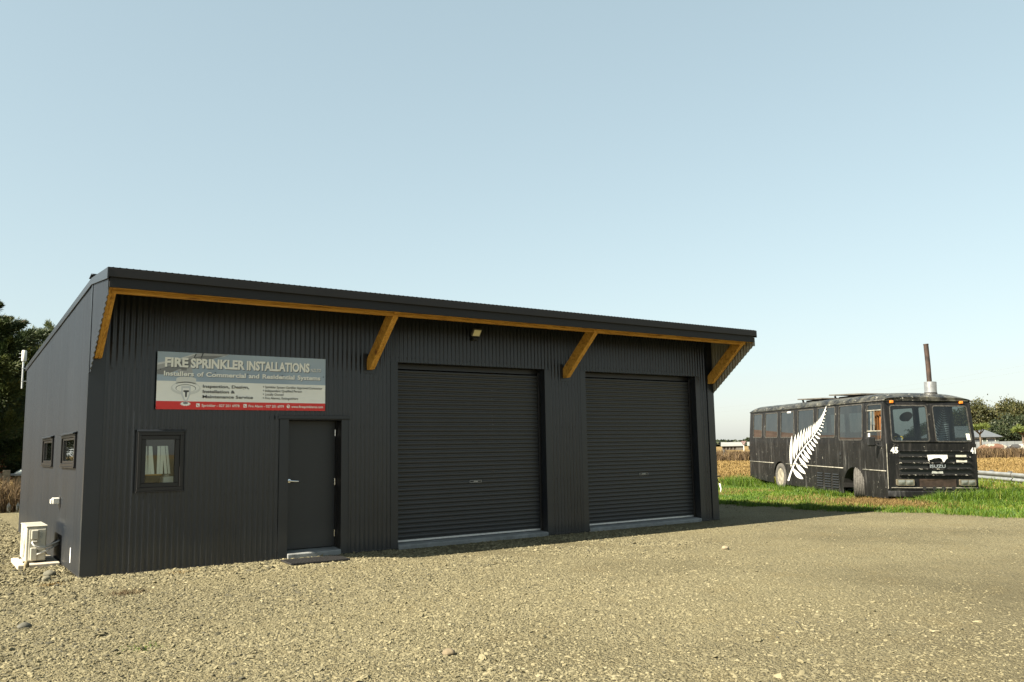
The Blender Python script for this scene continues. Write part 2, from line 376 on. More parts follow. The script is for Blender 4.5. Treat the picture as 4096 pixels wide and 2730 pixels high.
# roof slabs: main falls to the back, canopy falls forward
RIDGE = 3.925
f = MB(); f.prism([(YF, RIDGE), (20.92, 3.50), (20.92, 3.47), (YF, RIDGE - 0.05)], XA + 0.006, XB - 0.006); roof = f.build('roof', CAP, shed)
f = MB(); f.prism([(11.04, 3.832), (YF - 0.002, RIDGE), (YF - 0.002, RIDGE - 0.05), (11.04, 3.79)], XA + 0.006, XB - 0.006); f.build('canopy_roof', CAP, shed)
f = MB(); n = int((XB - XA) / PITCH * 6)
for i in range(n + 1):
    x = XA + 0.01 + (XB - XA - 0.02) * i / n; dz = 0.010 + 0.009 * math.sin(2 * PI * x / PITCH)
    f.v += [(x, 11.02, 3.832 + dz), (x, YF + 0.05, RIDGE + dz + 0.002)]
    if i: a = 2 * i - 2; f.f.append((a, a + 2, a + 3, a + 1))
f.build('roof_sheet', CAP, roof, smooth=True)
f = MB(); f.prism([(YF - 0.16, RIDGE + 0.012), (YF, RIDGE + 0.045), (YF + 0.18, RIDGE + 0.012), (YF + 0.18, RIDGE + 0.022), (YF, RIDGE + 0.057), (YF - 0.16, RIDGE + 0.022)], XA - 0.035, XB + 0.035); f.build('ridge_cap', TRIM, roof)
# fascia, beam and braces
f = MB(); f.box(XA - 0.022, XB + 0.022, 11.018, 11.034, 3.728, 3.835); f.box(XA - 0.022, XB + 0.022, 11.034, 11.16, 3.842, 3.850); f.build('fascia_cap', CAP, shed, 0.003)
f = MB(); f.box(XA + 0.005, XB - 0.03, 11.052, 11.08, 3.604, 3.79); f.build('fascia_board', FASC, shed, 0.002)
for i, (a, b) in enumerate([(1.80, 5.68), (5.684, 9.62), (9.624, 13.68)]):
    f = MB(); f.box(a, b, 11.25, 11.34, 3.575 + (0.004 if i == 1 else 0), 3.80); f.build('eave_beam', WOODX, shed, 0.004)
f = MB(); f.box(XA + 0.02, XB - 0.04, 11.082, 11.10, 3.600, 3.66); f.build('fascia_batten', WOODX, shed, 0.002)
for xc in (1.815, 5.75, 9.715, 13.625):
    for k in (-1, 1):
        f = MB(); q = 0.004 * k
        f.prism([(12.222, 2.84), (12.12, 2.84 + q), (11.20 + q, 3.655), (11.345, 3.79), (12.222, 3.01)], xc + k * 0.0235 - 0.0225, xc + k * 0.0235 + 0.0225)
        f.build('brace_plank', WOODD, shed, 0.004)
for xc in (5.75, 9.715):
    f = MB(); f.box(xc - 0.11, xc + 0.11, YF - 0.016, YF - 0.010, 2.78, 3.10); f.build('brace_flashing', TRIM, shed)
# barge caps, corner flashings, base strip
for x0, x1 in ((XA - 0.028, XA - 0.012), (XB + 0.012, XB + 0.028)):
    f = MB(); f.prism([(11.016, 3.70), (YF + 0.01, 3.832), (20.93, 3.405), (20.93, 3.505), (YF + 0.01, 3.925), (11.016, 3.842)], x0, x1); f.build('barge_cap', TRIM, shed, 0.002)
f = MB(); f.box(XA - 0.012, XA + 0.18, YF - 0.013, YF - 0.0105, 0, 3.79); f.box(XA - 0.0145, XA - 0.0125, YF - 0.013, YF + 0.085, 0, 2.64); f.build('corner_flashing', TRIM, shed)
f = MB(); f.box(XA - 0.0145, XA - 0.0105, YF - 0.03, YF + 0.03, 2.645, 3.83); f.build('corner_flashing', TRIM, shed)
f = MB(); f.box(13.55, XB + 0.012, YF - 0.013, YF - 0.0105, 0, 3.79); f.box(XB + 0.0105, XB + 0.013, YF - 0.0105, YF + 0.09, 0, 3.6); f.build('corner_flashing', TRIM, shed)
for a, b in ((XA - 0.016, PD[0] - 0.02), (PD[1] + 0.02, D1[0] - 0.01), (D1[1] + 0.01, D2[0] - 0.01), (D2[1] + 0.01, XB + 0.016)): MB().box(a, b, YF - 0.018, YF + 0.02, -0.06, 0.028).build('base_flashing', FRAME, shed, 0.003)
MB().box(XA - 0.018, XA + 0.02, YF + 0.022, YB, -0.06, 0.026).build('base_flashing', FRAME, shed, 0.003)
# screws
f = MB()
def screw(x, y, z, ax):
    f.lathe([(0.011, 0), (0.011, 0.003), (0.006, 0.004), (0.006, 0.008)], (x, y, z), n=6, basis=((1, 0, 0), (0, 0, 1), (0, -1, 0)) if ax == 'y' else ((0, 1, 0), (0, 0, 1), (-1, 0, 0)))
k0 = int(1.9 / PITCH)
for k in range(k0, int(13.5 / PITCH)):
    x = (k + 0.25) * PITCH
    if k % 2: continue
    for z in (0.13, 1.0, 1.93, 2.72, 3.06):
        op = (D1[0] - TW < x < D1[1] + TW and z < RH) or (D2[0] - TW < x < D2[1] + TW and z < RH) or (PDT[0] < x < PDT[1] and z < PDZ) or (WX[0] < x < WX[1] and WZ[0] < z < WZ[1]) or (2.56 < x < 5.02 and 2.17 < z < 2.99) or x < 1.96
        if not op: screw(x, YF - AMP - 0.0012, z, 'y')
tag(f.build('screws', FRAME, shed), kind='stuff')
# openings: trims, reveals
REC = YF + 0.16
def jambs(a, b, h, parent, tw=TW, rec=REC):
    for s0, s1 in ((a - tw, a), (b, b + tw)):
        f = MB(); f.box(s0, s1, YF - 0.014, YF - 0.0105, 0.0, h); f.build('jamb_flashing', TRIM, parent, 0.001)
    f = MB(); f.box(a - 0.004, a - 0.001, YF - 0.0105, rec + 0.05, 0, h); f.box(b + 0.001, b + 0.004, YF - 0.0105, rec + 0.05, 0, h); f.box(a - 0.003, b + 0.003, YF - 0.0105, rec + 0.05, h + 0.002, h + 0.005)
    f.build('reveal', TRIM, parent)
for (a, b) in (D1, D2):
    rd = MB(); rd.box(a + 0.004, b - 0.004, REC + 0.04, REC + 0.10, 2.90, RH - 0.003)
    rd = rd.build('roller_door', FRAME, shed)
    rd['label'] = 'charcoal ribbed roller door nearest the walk-in door' if a < 8 else 'charcoal ribbed roller door nearest the bus'
    # one rib profile mesh shared by all slats
    p = 0.0745; w_ = b - a - 0.012; me = None; zz = 0.125; k = 0
    while zz + p < 2.925:
        if me is None:
            mb = MB()
            prof = [(0.0, 0.0), (0.0, 0.020), (-0.010, 0.030), (-0.0135, 0.0375), (-0.0135, 0.062), (-0.010, 0.069), (0.0, 0.0735), (0.006, 0.0735), (0.006, 0.0)]
            mb.prism([(q[0], q[1]) for q in prof], 0, w_)
            so_ = mb.build('slat', SHUT, rd, smooth='auto'); me = so_.data
        else:
            so_ = link(bpy.data.objects.new('slat', me), rd)
        so_.location = (a + 0.006, REC + 0.012, zz); zz += p; k += 1
    f = MB(); f.box(a + 0.006, b - 0.006, REC - 0.002, REC + 0.03, 0.092, 0.123); f.build('bottom_rail', ALU, rd, 0.003)
    f = MB(); f.box(a + 0.004, a + 0.05, REC - 0.03, REC - 0.008, 0.09, 2.93); f.build('guide', FRAME, rd, 0.003)
    f = MB(); f.box(b - 0.05, b - 0.004, REC - 0.03, REC - 0.008, 0.09, 2.93); f.build('guide', FRAME, rd, 0.003)
    cx = (a + b) / 2 + 0.08; f = MB()
    f.box(cx - 0.12, cx + 0.12, REC - 0.0075, REC - 0.003, 0.985, 1.030); pl = f.build('name_plate', BLACKP, rd, 0.002)
    f = MB()
    for x0, x1, z0, z1 in ((-0.117, 0.117, 0.988, 0.991), (-0.117, 0.117, 1.024, 1.027), (-0.117, -0.114, 0.9915, 1.0235), (0.114, 0.117, 0.9915, 1.0235), (-0.035, -0.022, 1.0, 1.016), (-0.014, 0.045, 1.003, 1.013)):
        f.box(cx + x0, cx + x1, REC - 0.0095, REC - 0.0078, z0, z1)
    f.build('plate_print', WHITE, pl)
    jambs(a, b, RH, rd)
    f = MB(); f.prism([(YF - 0.035, -0.08), (YF - 0.035, 0.055), (YF - 0.015, 0.07), (REC + 0.1, 0.088), (REC + 0.1, -0.08)], a + 0.006, b - 0.006); f.build('concrete_sill', CONC, rd, 0.006)
# walk-in door
pdr = MB(); yl = YF + 0.185; pdr.box(PD[0] + 0.02, PD[1] - 0.02, yl, yl + 0.04, 0.125, 2.035); pdr = pdr.build('door', DOORM, shed, 0.003)
f = MB()
for s0, s1 in ((PDT[0], PD[0]), (PD[1], PDT[1])): f.box(s0, s1, YF - 0.0145, YF - 0.0105, 0, PDZ - 0.03)
f.build('door_flashing', TRIM, pdr, 0.001)
f = MB(); f.box(PDT[0] - 0.03, PDT[1] + 0.02, YF - 0.045, YF - 0.010, PDZ - 0.03, PDZ + 0.025); f.build('head_flashing', TRIM, pdr, 0.004)
f = MB(); f.box(PD[0] - 0.004, PD[0] - 0.001, YF - 0.0105, yl + 0.05, 0, 2.055); f.box(PD[1] + 0.001, PD[1] + 0.004, YF - 0.0105, yl + 0.05, 0, 2.055); f.box(PD[0], PD[1], YF - 0.0105, yl + 0.05, 2.04, 2.054)
f.box(PD[0], PD[0] + 0.018, yl - 0.02, yl + 0.05, 0.1, 2.038); f.box(PD[1] - 0.018, PD[1], yl - 0.02, yl + 0.05, 0.1, 2.038); f.build('door_frame', FRAME, pdr)
f = MB(); hx = PD[0] + 0.085; f.lathe([(0.027, 0), (0.027, 0.008), (0.012, 0.012), (0.012, 0.05)], (hx, yl, 1.135), n=16, basis=((1, 0, 0), (0, 0, 1), (0, -1, 0)))
f.tube([(hx, yl - 0.05, 1.135), (hx + 0.05, yl - 0.055, 1.13), (hx + 0.13, yl - 0.05, 1.125)], [0.012, 0.011, 0.009]); f.build('handle', CHROME, pdr, smooth='auto')
for z in (1.85, 1.10, 0.32):
    f = MB(); f.tube([(PD[1] - 0.024, yl - 0.008, z - 0.05), (PD[1] - 0.024, yl - 0.008, z + 0.05)], 0.009, 8); f.build('hinge', CHROME, pdr, smooth='auto')
f = MB(); f.prism([(YF - 0.045, -0.08), (YF - 0.045, 0.075), (YF - 0.03, 0.088), (yl + 0.1, 0.118), (yl + 0.1, -0.08)], PD[0] + 0.003, PD[1] - 0.003); f.build('concrete_step', CONC, pdr, 0.008, seg=2)
# front window
def ring(mb, a, b, z0, z1, w_, y0, y1, axis='x'):
    for q in ((a, b, z0, z0 + w_), (a, b, z1 - w_, z1), (a, a + w_, z0 + w_, z1 - w_), (b - w_, b, z0 + w_, z1 - w_)):
        if axis == 'x': mb.box(q[0], q[1], y0, y1, q[2], q[3])
        else: mb.box(y0, y1, q[0], q[1], q[2], q[3])
    return mb
win = ring(MB(), WX[0] + 0.002, WX[1] - 0.002, WZ[0] + 0.002, WZ[1] - 0.002, 0.045, YF - 0.03, YF + 0.06).build('window', FRAME, shed, 0.003)
ring(MB(), WX[0] + 0.049, WX[1] - 0.049, WZ[0] + 0.049, WZ[1] - 0.049, 0.058, YF - 0.012, YF + 0.05).build('sash', FRAME, win, 0.004)
f = MB(); f.box(WX[0] + 0.105, WX[1] - 0.105, YF + 0.018, YF + 0.024, WZ[0] + 0.105, WZ[1] - 0.105); f.build('pane', GLASSW, win)
f = MB(); f.prism([(YF - 0.042, 1.872), (YF - 0.006, 1.897), (YF - 0.006, 1.902), (YF - 0.048, 1.888), (YF - 0.048, 1.872)], WX[0] - 0.015, WX[1] + 0.015); f.build('head_flashing', TRIM, win)
f = MB(); f.box(WX[0] - 0.012, WX[1] + 0.012, YF - 0.035, YF - 0.008, 1.058, 1.0745); f.build('sill', FRAME, win, 0.002)
# side windows (obscure glazing, half-drawn blind inside)
for i, (a, b) in enumerate(SW):
    sw = ring(MB(), a + 0.002, b - 0.002, SWZ[0] + 0.002, SWZ[1] - 0.002, 0.04, XA - 0.035, XA + 0.05, 'y').build('window', FRAME, shed, 0.003)
    ring(MB(), a + 0.15, b - 0.10, SWZ[0] + 0.044, SWZ[1] - 0.044, 0.035, XA - 0.018, XA + 0.03, 'y').build('sash', FRAME, sw, 0.003)
    f = MB(); f.box(XA + 0.002, XA + 0.008, a + 0.04, b - 0.04, SWZ[0] + 0.04, SWZ[1] - 0.04); f.build('pane', GLASSW, sw)
    f = MB(); f.box(XA + 0.04, XA + 0.05, a + 0.04, b - 0.04, SWZ[0] + 0.04, SWZ[1] - 0.04); f.build('film', FROST, sw)
    f = MB(); f.prism([(XA - 0.06, 1.868), (XA - 0.006, 1.900), (XA - 0.006, 1.905), (XA - 0.066, 1.885), (XA - 0.066, 1.868)], a - 0.03, b + 0.03, 'y'); f.build('head_flashing', TRIM, sw)
    f = MB(); f.box(XA - 0.045, XA - 0.008, a - 0.02, b + 0.02, SWZ[0] - 0.018, SWZ[0] + 0.0); f.build('sill', FRAME, sw, 0.002)
    # cream sill lining showing behind the glass
    f = MB(); n = 14; pts = [(a + 0.2 + (b - a - 0.4) * k / n, SWZ[0] + 0.155 + 0.022 * math.sin(PI * k / n)) for k in range(n + 1)]
    f.prism([(b - 0.2, SWZ[0] + 0.10), (a + 0.2, SWZ[0] + 0.10)] + pts, XA + 0.028, XA + 0.036, 'y'); f.build('blind', CREAM, sw)
# room behind the front window: lining, slats added to imitate the pane's reflection, bench
f = MB(); f.box(2.2, 3.3, YF + 1.6, YF + 1.62, 0.6, 2.4); f.build('lining', pbr('grey lining', (0.12, 0.11, 0.09), 0.9), win)
REFLW = pbr('white reflection slat', (0.85, 0.85, 0.80), 0.8, 0, 0.05)  # white strips put the pane's bright reflection into colour
for k in range(7):
    x = 2.485 + k * 0.05; th = R_(22 + random.uniform(-14, 14)); c_, s_ = math.cos(th) * 0.021, math.sin(th) * 0.021; f = MB(); x += random.uniform(-0.012, 0.012); lean = random.uniform(-0.015, 0.05)
    f.add([(x - c_, YF + 0.062 - s_, 1.30), (x + c_, YF + 0.062 + s_, 1.30), (x + c_ - lean, YF + 0.062 + s_, 1.68), (x - c_ - lean, YF + 0.062 - s_, 1.68)], [(0, 1, 2, 3)]); f.build('reflection_slat', REFLW, win)
f = MB(); f.box(2.40, 2.70, YF + 0.10, YF + 0.4, 1.282, 1.296); f.build('bench_top', WOODX, win)
f = MB(); f.box(2.72, 2.86, YF + 0.09, YF + 0.3, 1.16, 1.26); f.box(2.74, 2.80, YF + 0.10, YF + 0.2, 1.262, 1.29); f.build('storage_box', WHITE, win, 0.01)

# ------------------------------------------------------------------ sign board
S0, S1, Z0, Z1 = 2.567, 5.008, 2.18, 2.977
SY = YF - 0.022
sign = empty('sign_board', (S0, SY, Z0)); tag(sign, 'long red, white and blue-grey fire sprinkler sign board on the shed wall', 'sign')
def flat(name, col, rough=0.35, var=0.04): return pbr(name, col, rough, 0, var, 3)
SG_W = flat('sign white', (0.84, 0.84, 0.79)); SG_R = flat('sign red', (0.66, 0.022, 0.016)); SG_K = flat('sign black', (0.02, 0.022, 0.024)); SG_D = flat('sign shadow', (0.07, 0.08, 0.09))
SG_T = flat('sign letter white', (0.86, 0.86, 0.81)); SG_G1 = flat('pipe grey', (0.20, 0.205, 0.21)); SG_G2 = flat('pipe light', (0.60, 0.62, 0.63)); SG_G3 = flat('pipe mid', (0.38, 0.39, 0.395)); SG_GD = flat('pipe dark', (0.045, 0.045, 0.045))
def blue_mat():
    m, t, b = base('sign blue grey'); v = coords(t); f = noise(t, v, 1.4, 2)
    t.links.new(ramp(t, f, [(0.3, (0.29, 0.37, 0.46)), (0.7, (0.40, 0.49, 0.58))]), b.inputs['Base Color']); b.inputs['Roughness'].default_value = 0.35; return m
SG_B = blue_mat()
def sx(px): return S0 + (px - 195) / (2174 - 195) * (S1 - S0)
W_, H_ = S1 - S0, Z1 - Z0
def sp(u, v): return (S0 + u * W_, Z0 + v * H_)      # u right, v up in 0..1
f = MB(); f.box(S0, S1, SY, SY + 0.004, Z0, Z1); f.build('panel', SG_W, sign)
lay = [0]
def art(name, poly_list, mat, depth):
    f = MB(); y = SY - 0.0006 * depth
    for poly in poly_list:
        V, F = fill2d([sp(*p) for p in poly]); f.add([(a, y, b) for a, b in V], F)
    return f.build(name, mat, sign)
art('blue_field', [[(0, 0.492), (1, 0.492), (1, 1), (0, 1)]], SG_B, 1)
art('red_band', [[(0, 0), (1, 0), (1, 0.142), (0, 0.142)]], SG_R, 1)
# pipe artwork (upper left), sprinkler head
art('pipe_art', [[(0.0, 0.60), (0.0, 0.80), (0.10, 0.875), (0.20, 0.985), (0.235, 1.0), (0.40, 1.0), (0.30, 0.905), (0.20, 0.86), (0.19, 0.72), (0.195, 0.60), (0.115, 0.60), (0.11, 0.68), (0.05, 0.60)]], SG_G3, 2)
art('pipe_shade', [[(0.0, 0.60), (0.0, 0.68), (0.11, 0.80), (0.21, 0.93), (0.25, 0.955), (0.365, 0.965), (0.30, 0.905), (0.20, 0.86), (0.19, 0.76), (0.115, 0.70), (0.05, 0.60)], [(0.13, 0.68), (0.16, 0.68), (0.16, 0.86), (0.13, 0.83)]], SG_G1, 3)
art('pipe_light', [[(0.0, 0.765), (0.0, 0.80), (0.10, 0.875), (0.20, 0.985), (0.215, 0.985), (0.11, 0.85)], [(0.37, 0.955), (0.30, 0.90), (0.31, 0.90), (0.40, 1.0), (0.39, 1.0)]], SG_G2, 4)
art('pipe_band', [[(0.195, 0.90), (0.20, 0.90), (0.213, 0.985), (0.206, 0.985)]], SG_GD, 5); art('pipe_band', [[(0.236, 0.92), (0.242, 0.92), (0.252, 1.0), (0.245, 1.0)]], SG_GD, 5)
def ell(cu, cv, ru, rv, n=28, a0=0, a1=360): return [(cu + ru * math.cos(R_(a0 + (a1 - a0) * k / n)), cv + rv * math.sin(R_(a0 + (a1 - a0) * k / n))) for k in range(n)]
art('sprinkler_collar', [[(0.102, 0.42), (0.215, 0.42), (0.213, 0.545), (0.19, 0.57), (0.125, 0.57), (0.105, 0.545)], ell(0.158, 0.37, 0.082, 0.115)], flat('collar grey', (0.66, 0.67, 0.64)), 3)
art('sprinkler_plate', [ell(0.158, 0.385, 0.074, 0.085)], flat('plate light', (0.80, 0.81, 0.78)), 4)
art('sprinkler_rim', [ell(0.158, 0.37, 0.056, 0.068)], SG_GD, 5)
art('sprinkler_inner', [ell(0.158, 0.366, 0.053, 0.063)], SG_W, 6)
art('sprinkler_frame', [[(0.133, 0.41), (0.185, 0.41), (0.183, 0.26), (0.168, 0.14), (0.150, 0.14), (0.133, 0.26)]], SG_G2, 7)
art('sprinkler_gap', [[(0.141, 0.37), (0.177, 0.37), (0.175, 0.27), (0.164, 0.17), (0.154, 0.17), (0.142, 0.27)]], SG_W, 8)
art('sprinkler_bulb', [[(0.145, 0.335), (0.175, 0.335), (0.175, 0.305), (0.165, 0.30), (0.164, 0.215), (0.155, 0.215), (0.154, 0.30), (0.145, 0.305)]], SG_GD, 9)
star = [(0.158 + (0.031 if k % 2 else 0.024) * math.cos(R_(k * 15)), 0.098 + (0.040 if k % 2 else 0.031) * math.sin(R_(k * 15))) for k in range(24)]
art('sprinkler_deflector', [star], SG_T, 8); art('deflector_hub', [ell(0.158, 0.112, 0.014, 0.02)], SG_G1, 9)
def words(name, txt, u, v, cap, width, mat, depth, bold=0.0, dx=0, dz=0):
    V, F = text_mb(txt, S0 + u * W_ + dx, Z0 + v * H_ + dz, cap * H_, width * W_, bold); f = MB(); y = SY - 0.0006 * depth
    f.add([(a, y, b) for a, b in V], F); return f.build(name, mat, sign)
def tw(s): return max(p[0] for p in text_mb(s, 0, 0, 0.729)[0])
def line(name, txt, u, v, cap, width, mat, depth, bold, dx, dz):
    tot = tw(txt); pre = ''
    for wd in txt.split(' '):
        a = tw(pre + wd) - tw(wd); words(name, wd, u + width * a / tot, v, cap, width * tw(wd) / tot, mat, depth, bold, dx, dz); pre += wd + ' '
for dx, dz, m_, dp in ((0.008, -0.009, SG_D, 10), (0, 0, SG_T, 11)):
    words('headline', 'FIRE', 0.040, 0.745, 0.160, 0.128, m_, dp, 0.044, dx, dz)
    words('headline', 'SPRINKLER', 0.180, 0.740, 0.162, 0.312, m_, dp, 0.044, dx, dz)
    words('headline', 'INSTALLATIONS', 0.503, 0.736, 0.164, 0.392, m_, dp, 0.044, dx, dz)
    words('headline_suffix', 'NZLTD', 0.903, 0.742, 0.063, 0.066, m_, dp, 0.012, dx * 0.5, dz * 0.5)
    line('subtitle', 'Installers of Commercial and Residential Systems', 0.036, 0.585, 0.082, 0.930, m_, dp, 0.032, dx * 0.7, dz * 0.7)
for i, (s_, wd) in enumerate((('Inspection, Design,', 0.268), ('Installation &', 0.184), ('Maintenance Service', 0.292))):
    words('service_text', s_, 0.252, 0.388 - 0.092 * i, 0.056, wd, SG_K, 10, 0.018)
for i, (s_, wd) in enumerate((('Sprinkler System Certifier Approved Contractor', 0.362), ('Independant Qualified Person', 0.230), ('Locally Owned', 0.113), ('Fire Alarms, Extinguishers', 0.206))):
    v_ = 0.408 - 0.068 * i; words('bullet_text', s_, 0.617, v_, 0.045, wd, SG_K, 10, 0.006)
    art('bullet', [[(0.604, v_ + 0.014), (0.609, v_ + 0.014), (0.609, v_ + 0.034), (0.604, v_ + 0.034)]], SG_K, 10)
for s_, u_, wd in (('Sprinkler - 027 201 6978', 0.248, 0.217), ('Fire Alarm - 027 201 6979', 0.519, 0.215), ('www.firesprinklernz.com', 0.781, 0.204)):
    words('contact_text', s_, u_, 0.052, 0.046, wd, SG_T, 10, 0.014)
for u_ in (0.227, 0.498):
    art('phone_icon', [rrect(u_ - 0.010, u_ + 0.010, 0.045, 0.108, 0.006)], SG_T, 10)
    art('phone_receiver', [[(u_ - 0.0065, 0.094), (u_ - 0.003, 0.090), (u_ - 0.003, 0.080), (u_ + 0.002, 0.068), (u_ + 0.0055, 0.066), (u_ + 0.007, 0.058), (u_ + 0.003, 0.054), (u_ - 0.003, 0.064), (u_ - 0.007, 0.080)]], SG_R, 11)
art('globe_icon', [ell(0.762, 0.076, 0.0105, 0.033)], SG_T, 10); art('globe_land', [[(0.755, 0.095), (0.764, 0.10), (0.766, 0.085), (0.760, 0.075), (0.757, 0.082)], [(0.765, 0.078), (0.770, 0.075), (0.768, 0.058), (0.764, 0.055)]], SG_R, 11)
for u_, v_ in ((0.017, 0.69), (0.32, 0.66), (0.51, 0.655), (0.72, 0.65), (0.985, 0.65), (0.008, 0.03), (0.31, 0.02), (0.51, 0.02), (0.74, 0.02), (0.99, 0.03)):
    f = MB(); x, z = sp(u_, v_); f.lathe([(0.008, 0), (0.008, 0.004), (0.004, 0.006)], (x, SY - 0.007, z), n=8, basis=((1, 0, 0), (0, 0, 1), (0, -1, 0))); f.build('fixing_screw', SG_GD if v_ > 0.2 else SG_R, sign)

# ------------------------------------------------------------------ floodlight, box, air conditioner, antenna, mat
FLX, FLZ = 7.70, 3.55
fl = empty('floodlight', (7.60, YF, 3.45)); tag(fl, 'small square floodlight with pale lens under the eave above the roller door', 'floodlight')
def tilt(mb, c, ax, ang):
    Mx = Matrix.Translation(c) @ Matrix.Rotation(ang, 4, ax) @ Matrix.Translation(-Vector(c)); mb.v = [tuple(Mx @ Vector(p)) for p in mb.v]; return mb
fc = (FLX, YF - 0.14, FLZ)
tilt(MB().box(fc[0] - 0.085, fc[0] + 0.085, fc[1] - 0.015, fc[1] + 0.03, fc[2] - 0.075, fc[2] + 0.075), fc, 'X', R_(38)).build('housing', pbr('lamp body', (0.10, 0.095, 0.085), 0.5), fl, 0.006)
tilt(MB().box(fc[0] - 0.068, fc[0] + 0.068, fc[1] - 0.019, fc[1] - 0.0155, fc[2] - 0.058, fc[2] + 0.058), fc, 'X', R_(38)).build('lens', pbr('lamp lens', (0.80, 0.76, 0.52), 0.3, 0, 0.04), fl)
MB().box(FLX - 0.055, FLX + 0.055, YF - 0.11, YF - 0.01, FLZ - 0.125, FLZ - 0.08).build('sensor', BLACKP, fl, 0.008)
MB().tube([(FLX, YF, FLZ - 0.04), (FLX, fc[1] + 0.02, FLZ - 0.01)], 0.015).build('bracket', BLACKP, fl)
ib = empty('inlet_box', (XA, 14.45, 0.87)); tag(ib, 'small white weatherproof power box on the side wall above the air conditioner', 'power box')
MB().box(XA - 0.016, XA - 0.002, 14.40, 14.56, 0.80, 0.97).build('back_plate', BLACKP, ib, 0.004)
MB().box(XA - 0.11, XA - 0.016, 14.41, 14.55, 0.855, 0.945).build('body', WHITE, ib, 0.008)
MB().box(XA - 0.135, XA - 0.110, 14.425, 14.535, 0.86, 0.925).build('cap', WHITE, ib, 0.006)
st = MB().box(XA - 0.017, XA - 0.0095, 13.075, 13.115, 0.12, 0.32).build('marker_strip', pbr('white strip', (0.85, 0.84, 0.82), 0.4), None, 0.002); tag(st, 'thin upright white strip fixed low on the side wall near the corner', 'marker strip')
pad = MB().box(1.17, 1.70, 13.88, 14.98, -0.04, 0.055).build('concrete_pad', CONCW, None, 0.012, seg=2); tag(pad, 'pale concrete slab under the air conditioner beside the shed', 'slab')
ac = empty('air_conditioner', (1.40, 14.5, 0.055)); tag(ac, 'white outdoor air conditioner unit on a concrete slab at the shed corner', 'air conditioner')
ax0, ax1, ay0, ay1, az0, az1 = 1.276, 1.534, 14.09, 14.90, 0.075, 0.575
MB().box(ax0, ax1, ay0, ay1, az0, az1 - 0.018).build('casing', WHITE2, ac, 0.012, seg=2)
f = MB(); f.box(ax0 - 0.008, ax1 + 0.008, ay0 - 0.008, ay1 + 0.008, az1 - 0.018, az1)
for q in (14.25, 14.45, 14.65): f.box(ax0 + 0.02, ax1 - 0.02, q, q + 0.03, az1, az1 + 0.004)
f.build('lid', WHITE2, ac, 0.004)
f = MB(); f.box(ax0 + 0.035, ax1 - 0.01, ay0 - 0.012, ay0 - 0.001, az0 + 0.015, az1 - 0.05); f.build('end_panel', WHITE2, ac, 0.006)
f = MB(); f.box(ax0 + 0.06, ax0 + 0.15, ay0 - 0.045, ay0 - 0.0125, 0.385, 0.515); f.build('terminal_cover', WHITE2, ac, 0.01, seg=2)
f = MB(); f.box(ax0 + 0.055, ax0 + 0.14, ay0 - 0.05, ay0 - 0.0125, 0.09, 0.27); f.build('valve_cover', WHITE2, ac, 0.012, seg=2)
f = MB(); f.box(ax0 + 0.07, ax0 + 0.14, ay0 - 0.055, ay0 - 0.02, 0.345, 0.365); f.build('grip', WHITE2, ac, 0.006)
f = MB(); f.box(ax0 + 0.172, ax0 + 0.202, ay0 - 0.0145, ay0 - 0.0125, 0.39, 0.50); f.box(ax0 + 0.17, ax0 + 0.19, ay0 - 0.0145, ay0 - 0.0125, 0.33, 0.36); f.build('rating_label', pbr('grey label', (0.33, 0.33, 0.29), 0.5, 0, 0.4, 60), ac)
f = MB(); c0 = (ax0 - 0.006, 14.42, 0.32)
for r_ in np.linspace(0.03, 0.21, 8): f.tube([(c0[0], c0[1] + r_ * math.cos(a), c0[2] + r_ * math.sin(a)) for a in np.linspace(0, 2 * PI, 29)], 0.004, 5, False)
for a in np.linspace(0, PI, 7)[:-1]: f.tube([(c0[0], c0[1] + 0.21 * math.cos(a), c0[2] + 0.21 * math.sin(a)), (c0[0], c0[1] - 0.21 * math.cos(a), c0[2] - 0.21 * math.sin(a))], 0.004, 5)
f.build('fan_grille', WHITE2, ac)
f = MB(); f.lathe([(0.21, 0), (0.21, 0.002)], (ax0 - 0.003, 14.42, 0.32), 'x', 28); f.build('fan_opening', DARKIN, ac)
for q in (14.15, 14.78):
    f = MB(); f.box(ax0 - 0.02, ax1 + 0.02, q, q + 0.05, 0.055, 0.0745); f.build('foot', FRAME, ac, 0.003)
def bez(p, n=14):
    p = [Vector(q) for q in p]; out = []
    for k in range(n + 1):
        u = k / n; out.append(tuple(p[0] * (1 - u) ** 3 + p[1] * 3 * u * (1 - u) ** 2 + p[2] * 3 * u * u * (1 - u) + p[3] * u ** 3))
    return out
for a, b, c_, e_, r_ in (((ax0 + 0.075, ay0 - 0.03, 0.35), (ax0 + 0.10, ay0 - 0.10, 0.24), (1.50, ay0 - 0.05, 0.25), (XA + 0.01, 14.30, 0.33), 0.013), ((ax0 + 0.14, ay0 - 0.04, 0.255), (1.48, ay0 - 0.06, 0.24), (1.55, ay0, 0.27), (XA + 0.01, 14.33, 0.29), 0.010),
                         ((ax0 + 0.14, ay0 - 0.04, 0.175), (1.48, ay0 - 0.06, 0.18), (1.58, ay0, 0.24), (XA + 0.01, 14.36, 0.28), 0.012)):
    f = MB(); f.tube(bez((a, b, c_, e_)), r_, 8); f.build('pipe', WHITE, ac, smooth=True)
f = MB(); f.tube(bez(((1.62, 14.24, 0.27), (1.66, 14.26, 0.30), (1.70, 14.3, 0.34), (XA + 0.005, 14.32, 0.31))), [0.02 + 0.012 * math.sin(k) ** 2 for k in range(15)], 9); f.build('taped_joint', BLACKR, ac, smooth=True)
an = empty('antenna', (1.69, 20.86, 3.05)); tag(an, 'white panel antenna on a thin pole at the back corner of the shed', 'antenna')
MB().tube([(1.66, 20.93, 3.03), (1.66, 20.93, 3.66)], 0.017, 10).build('pole', ALU, an, smooth='auto')
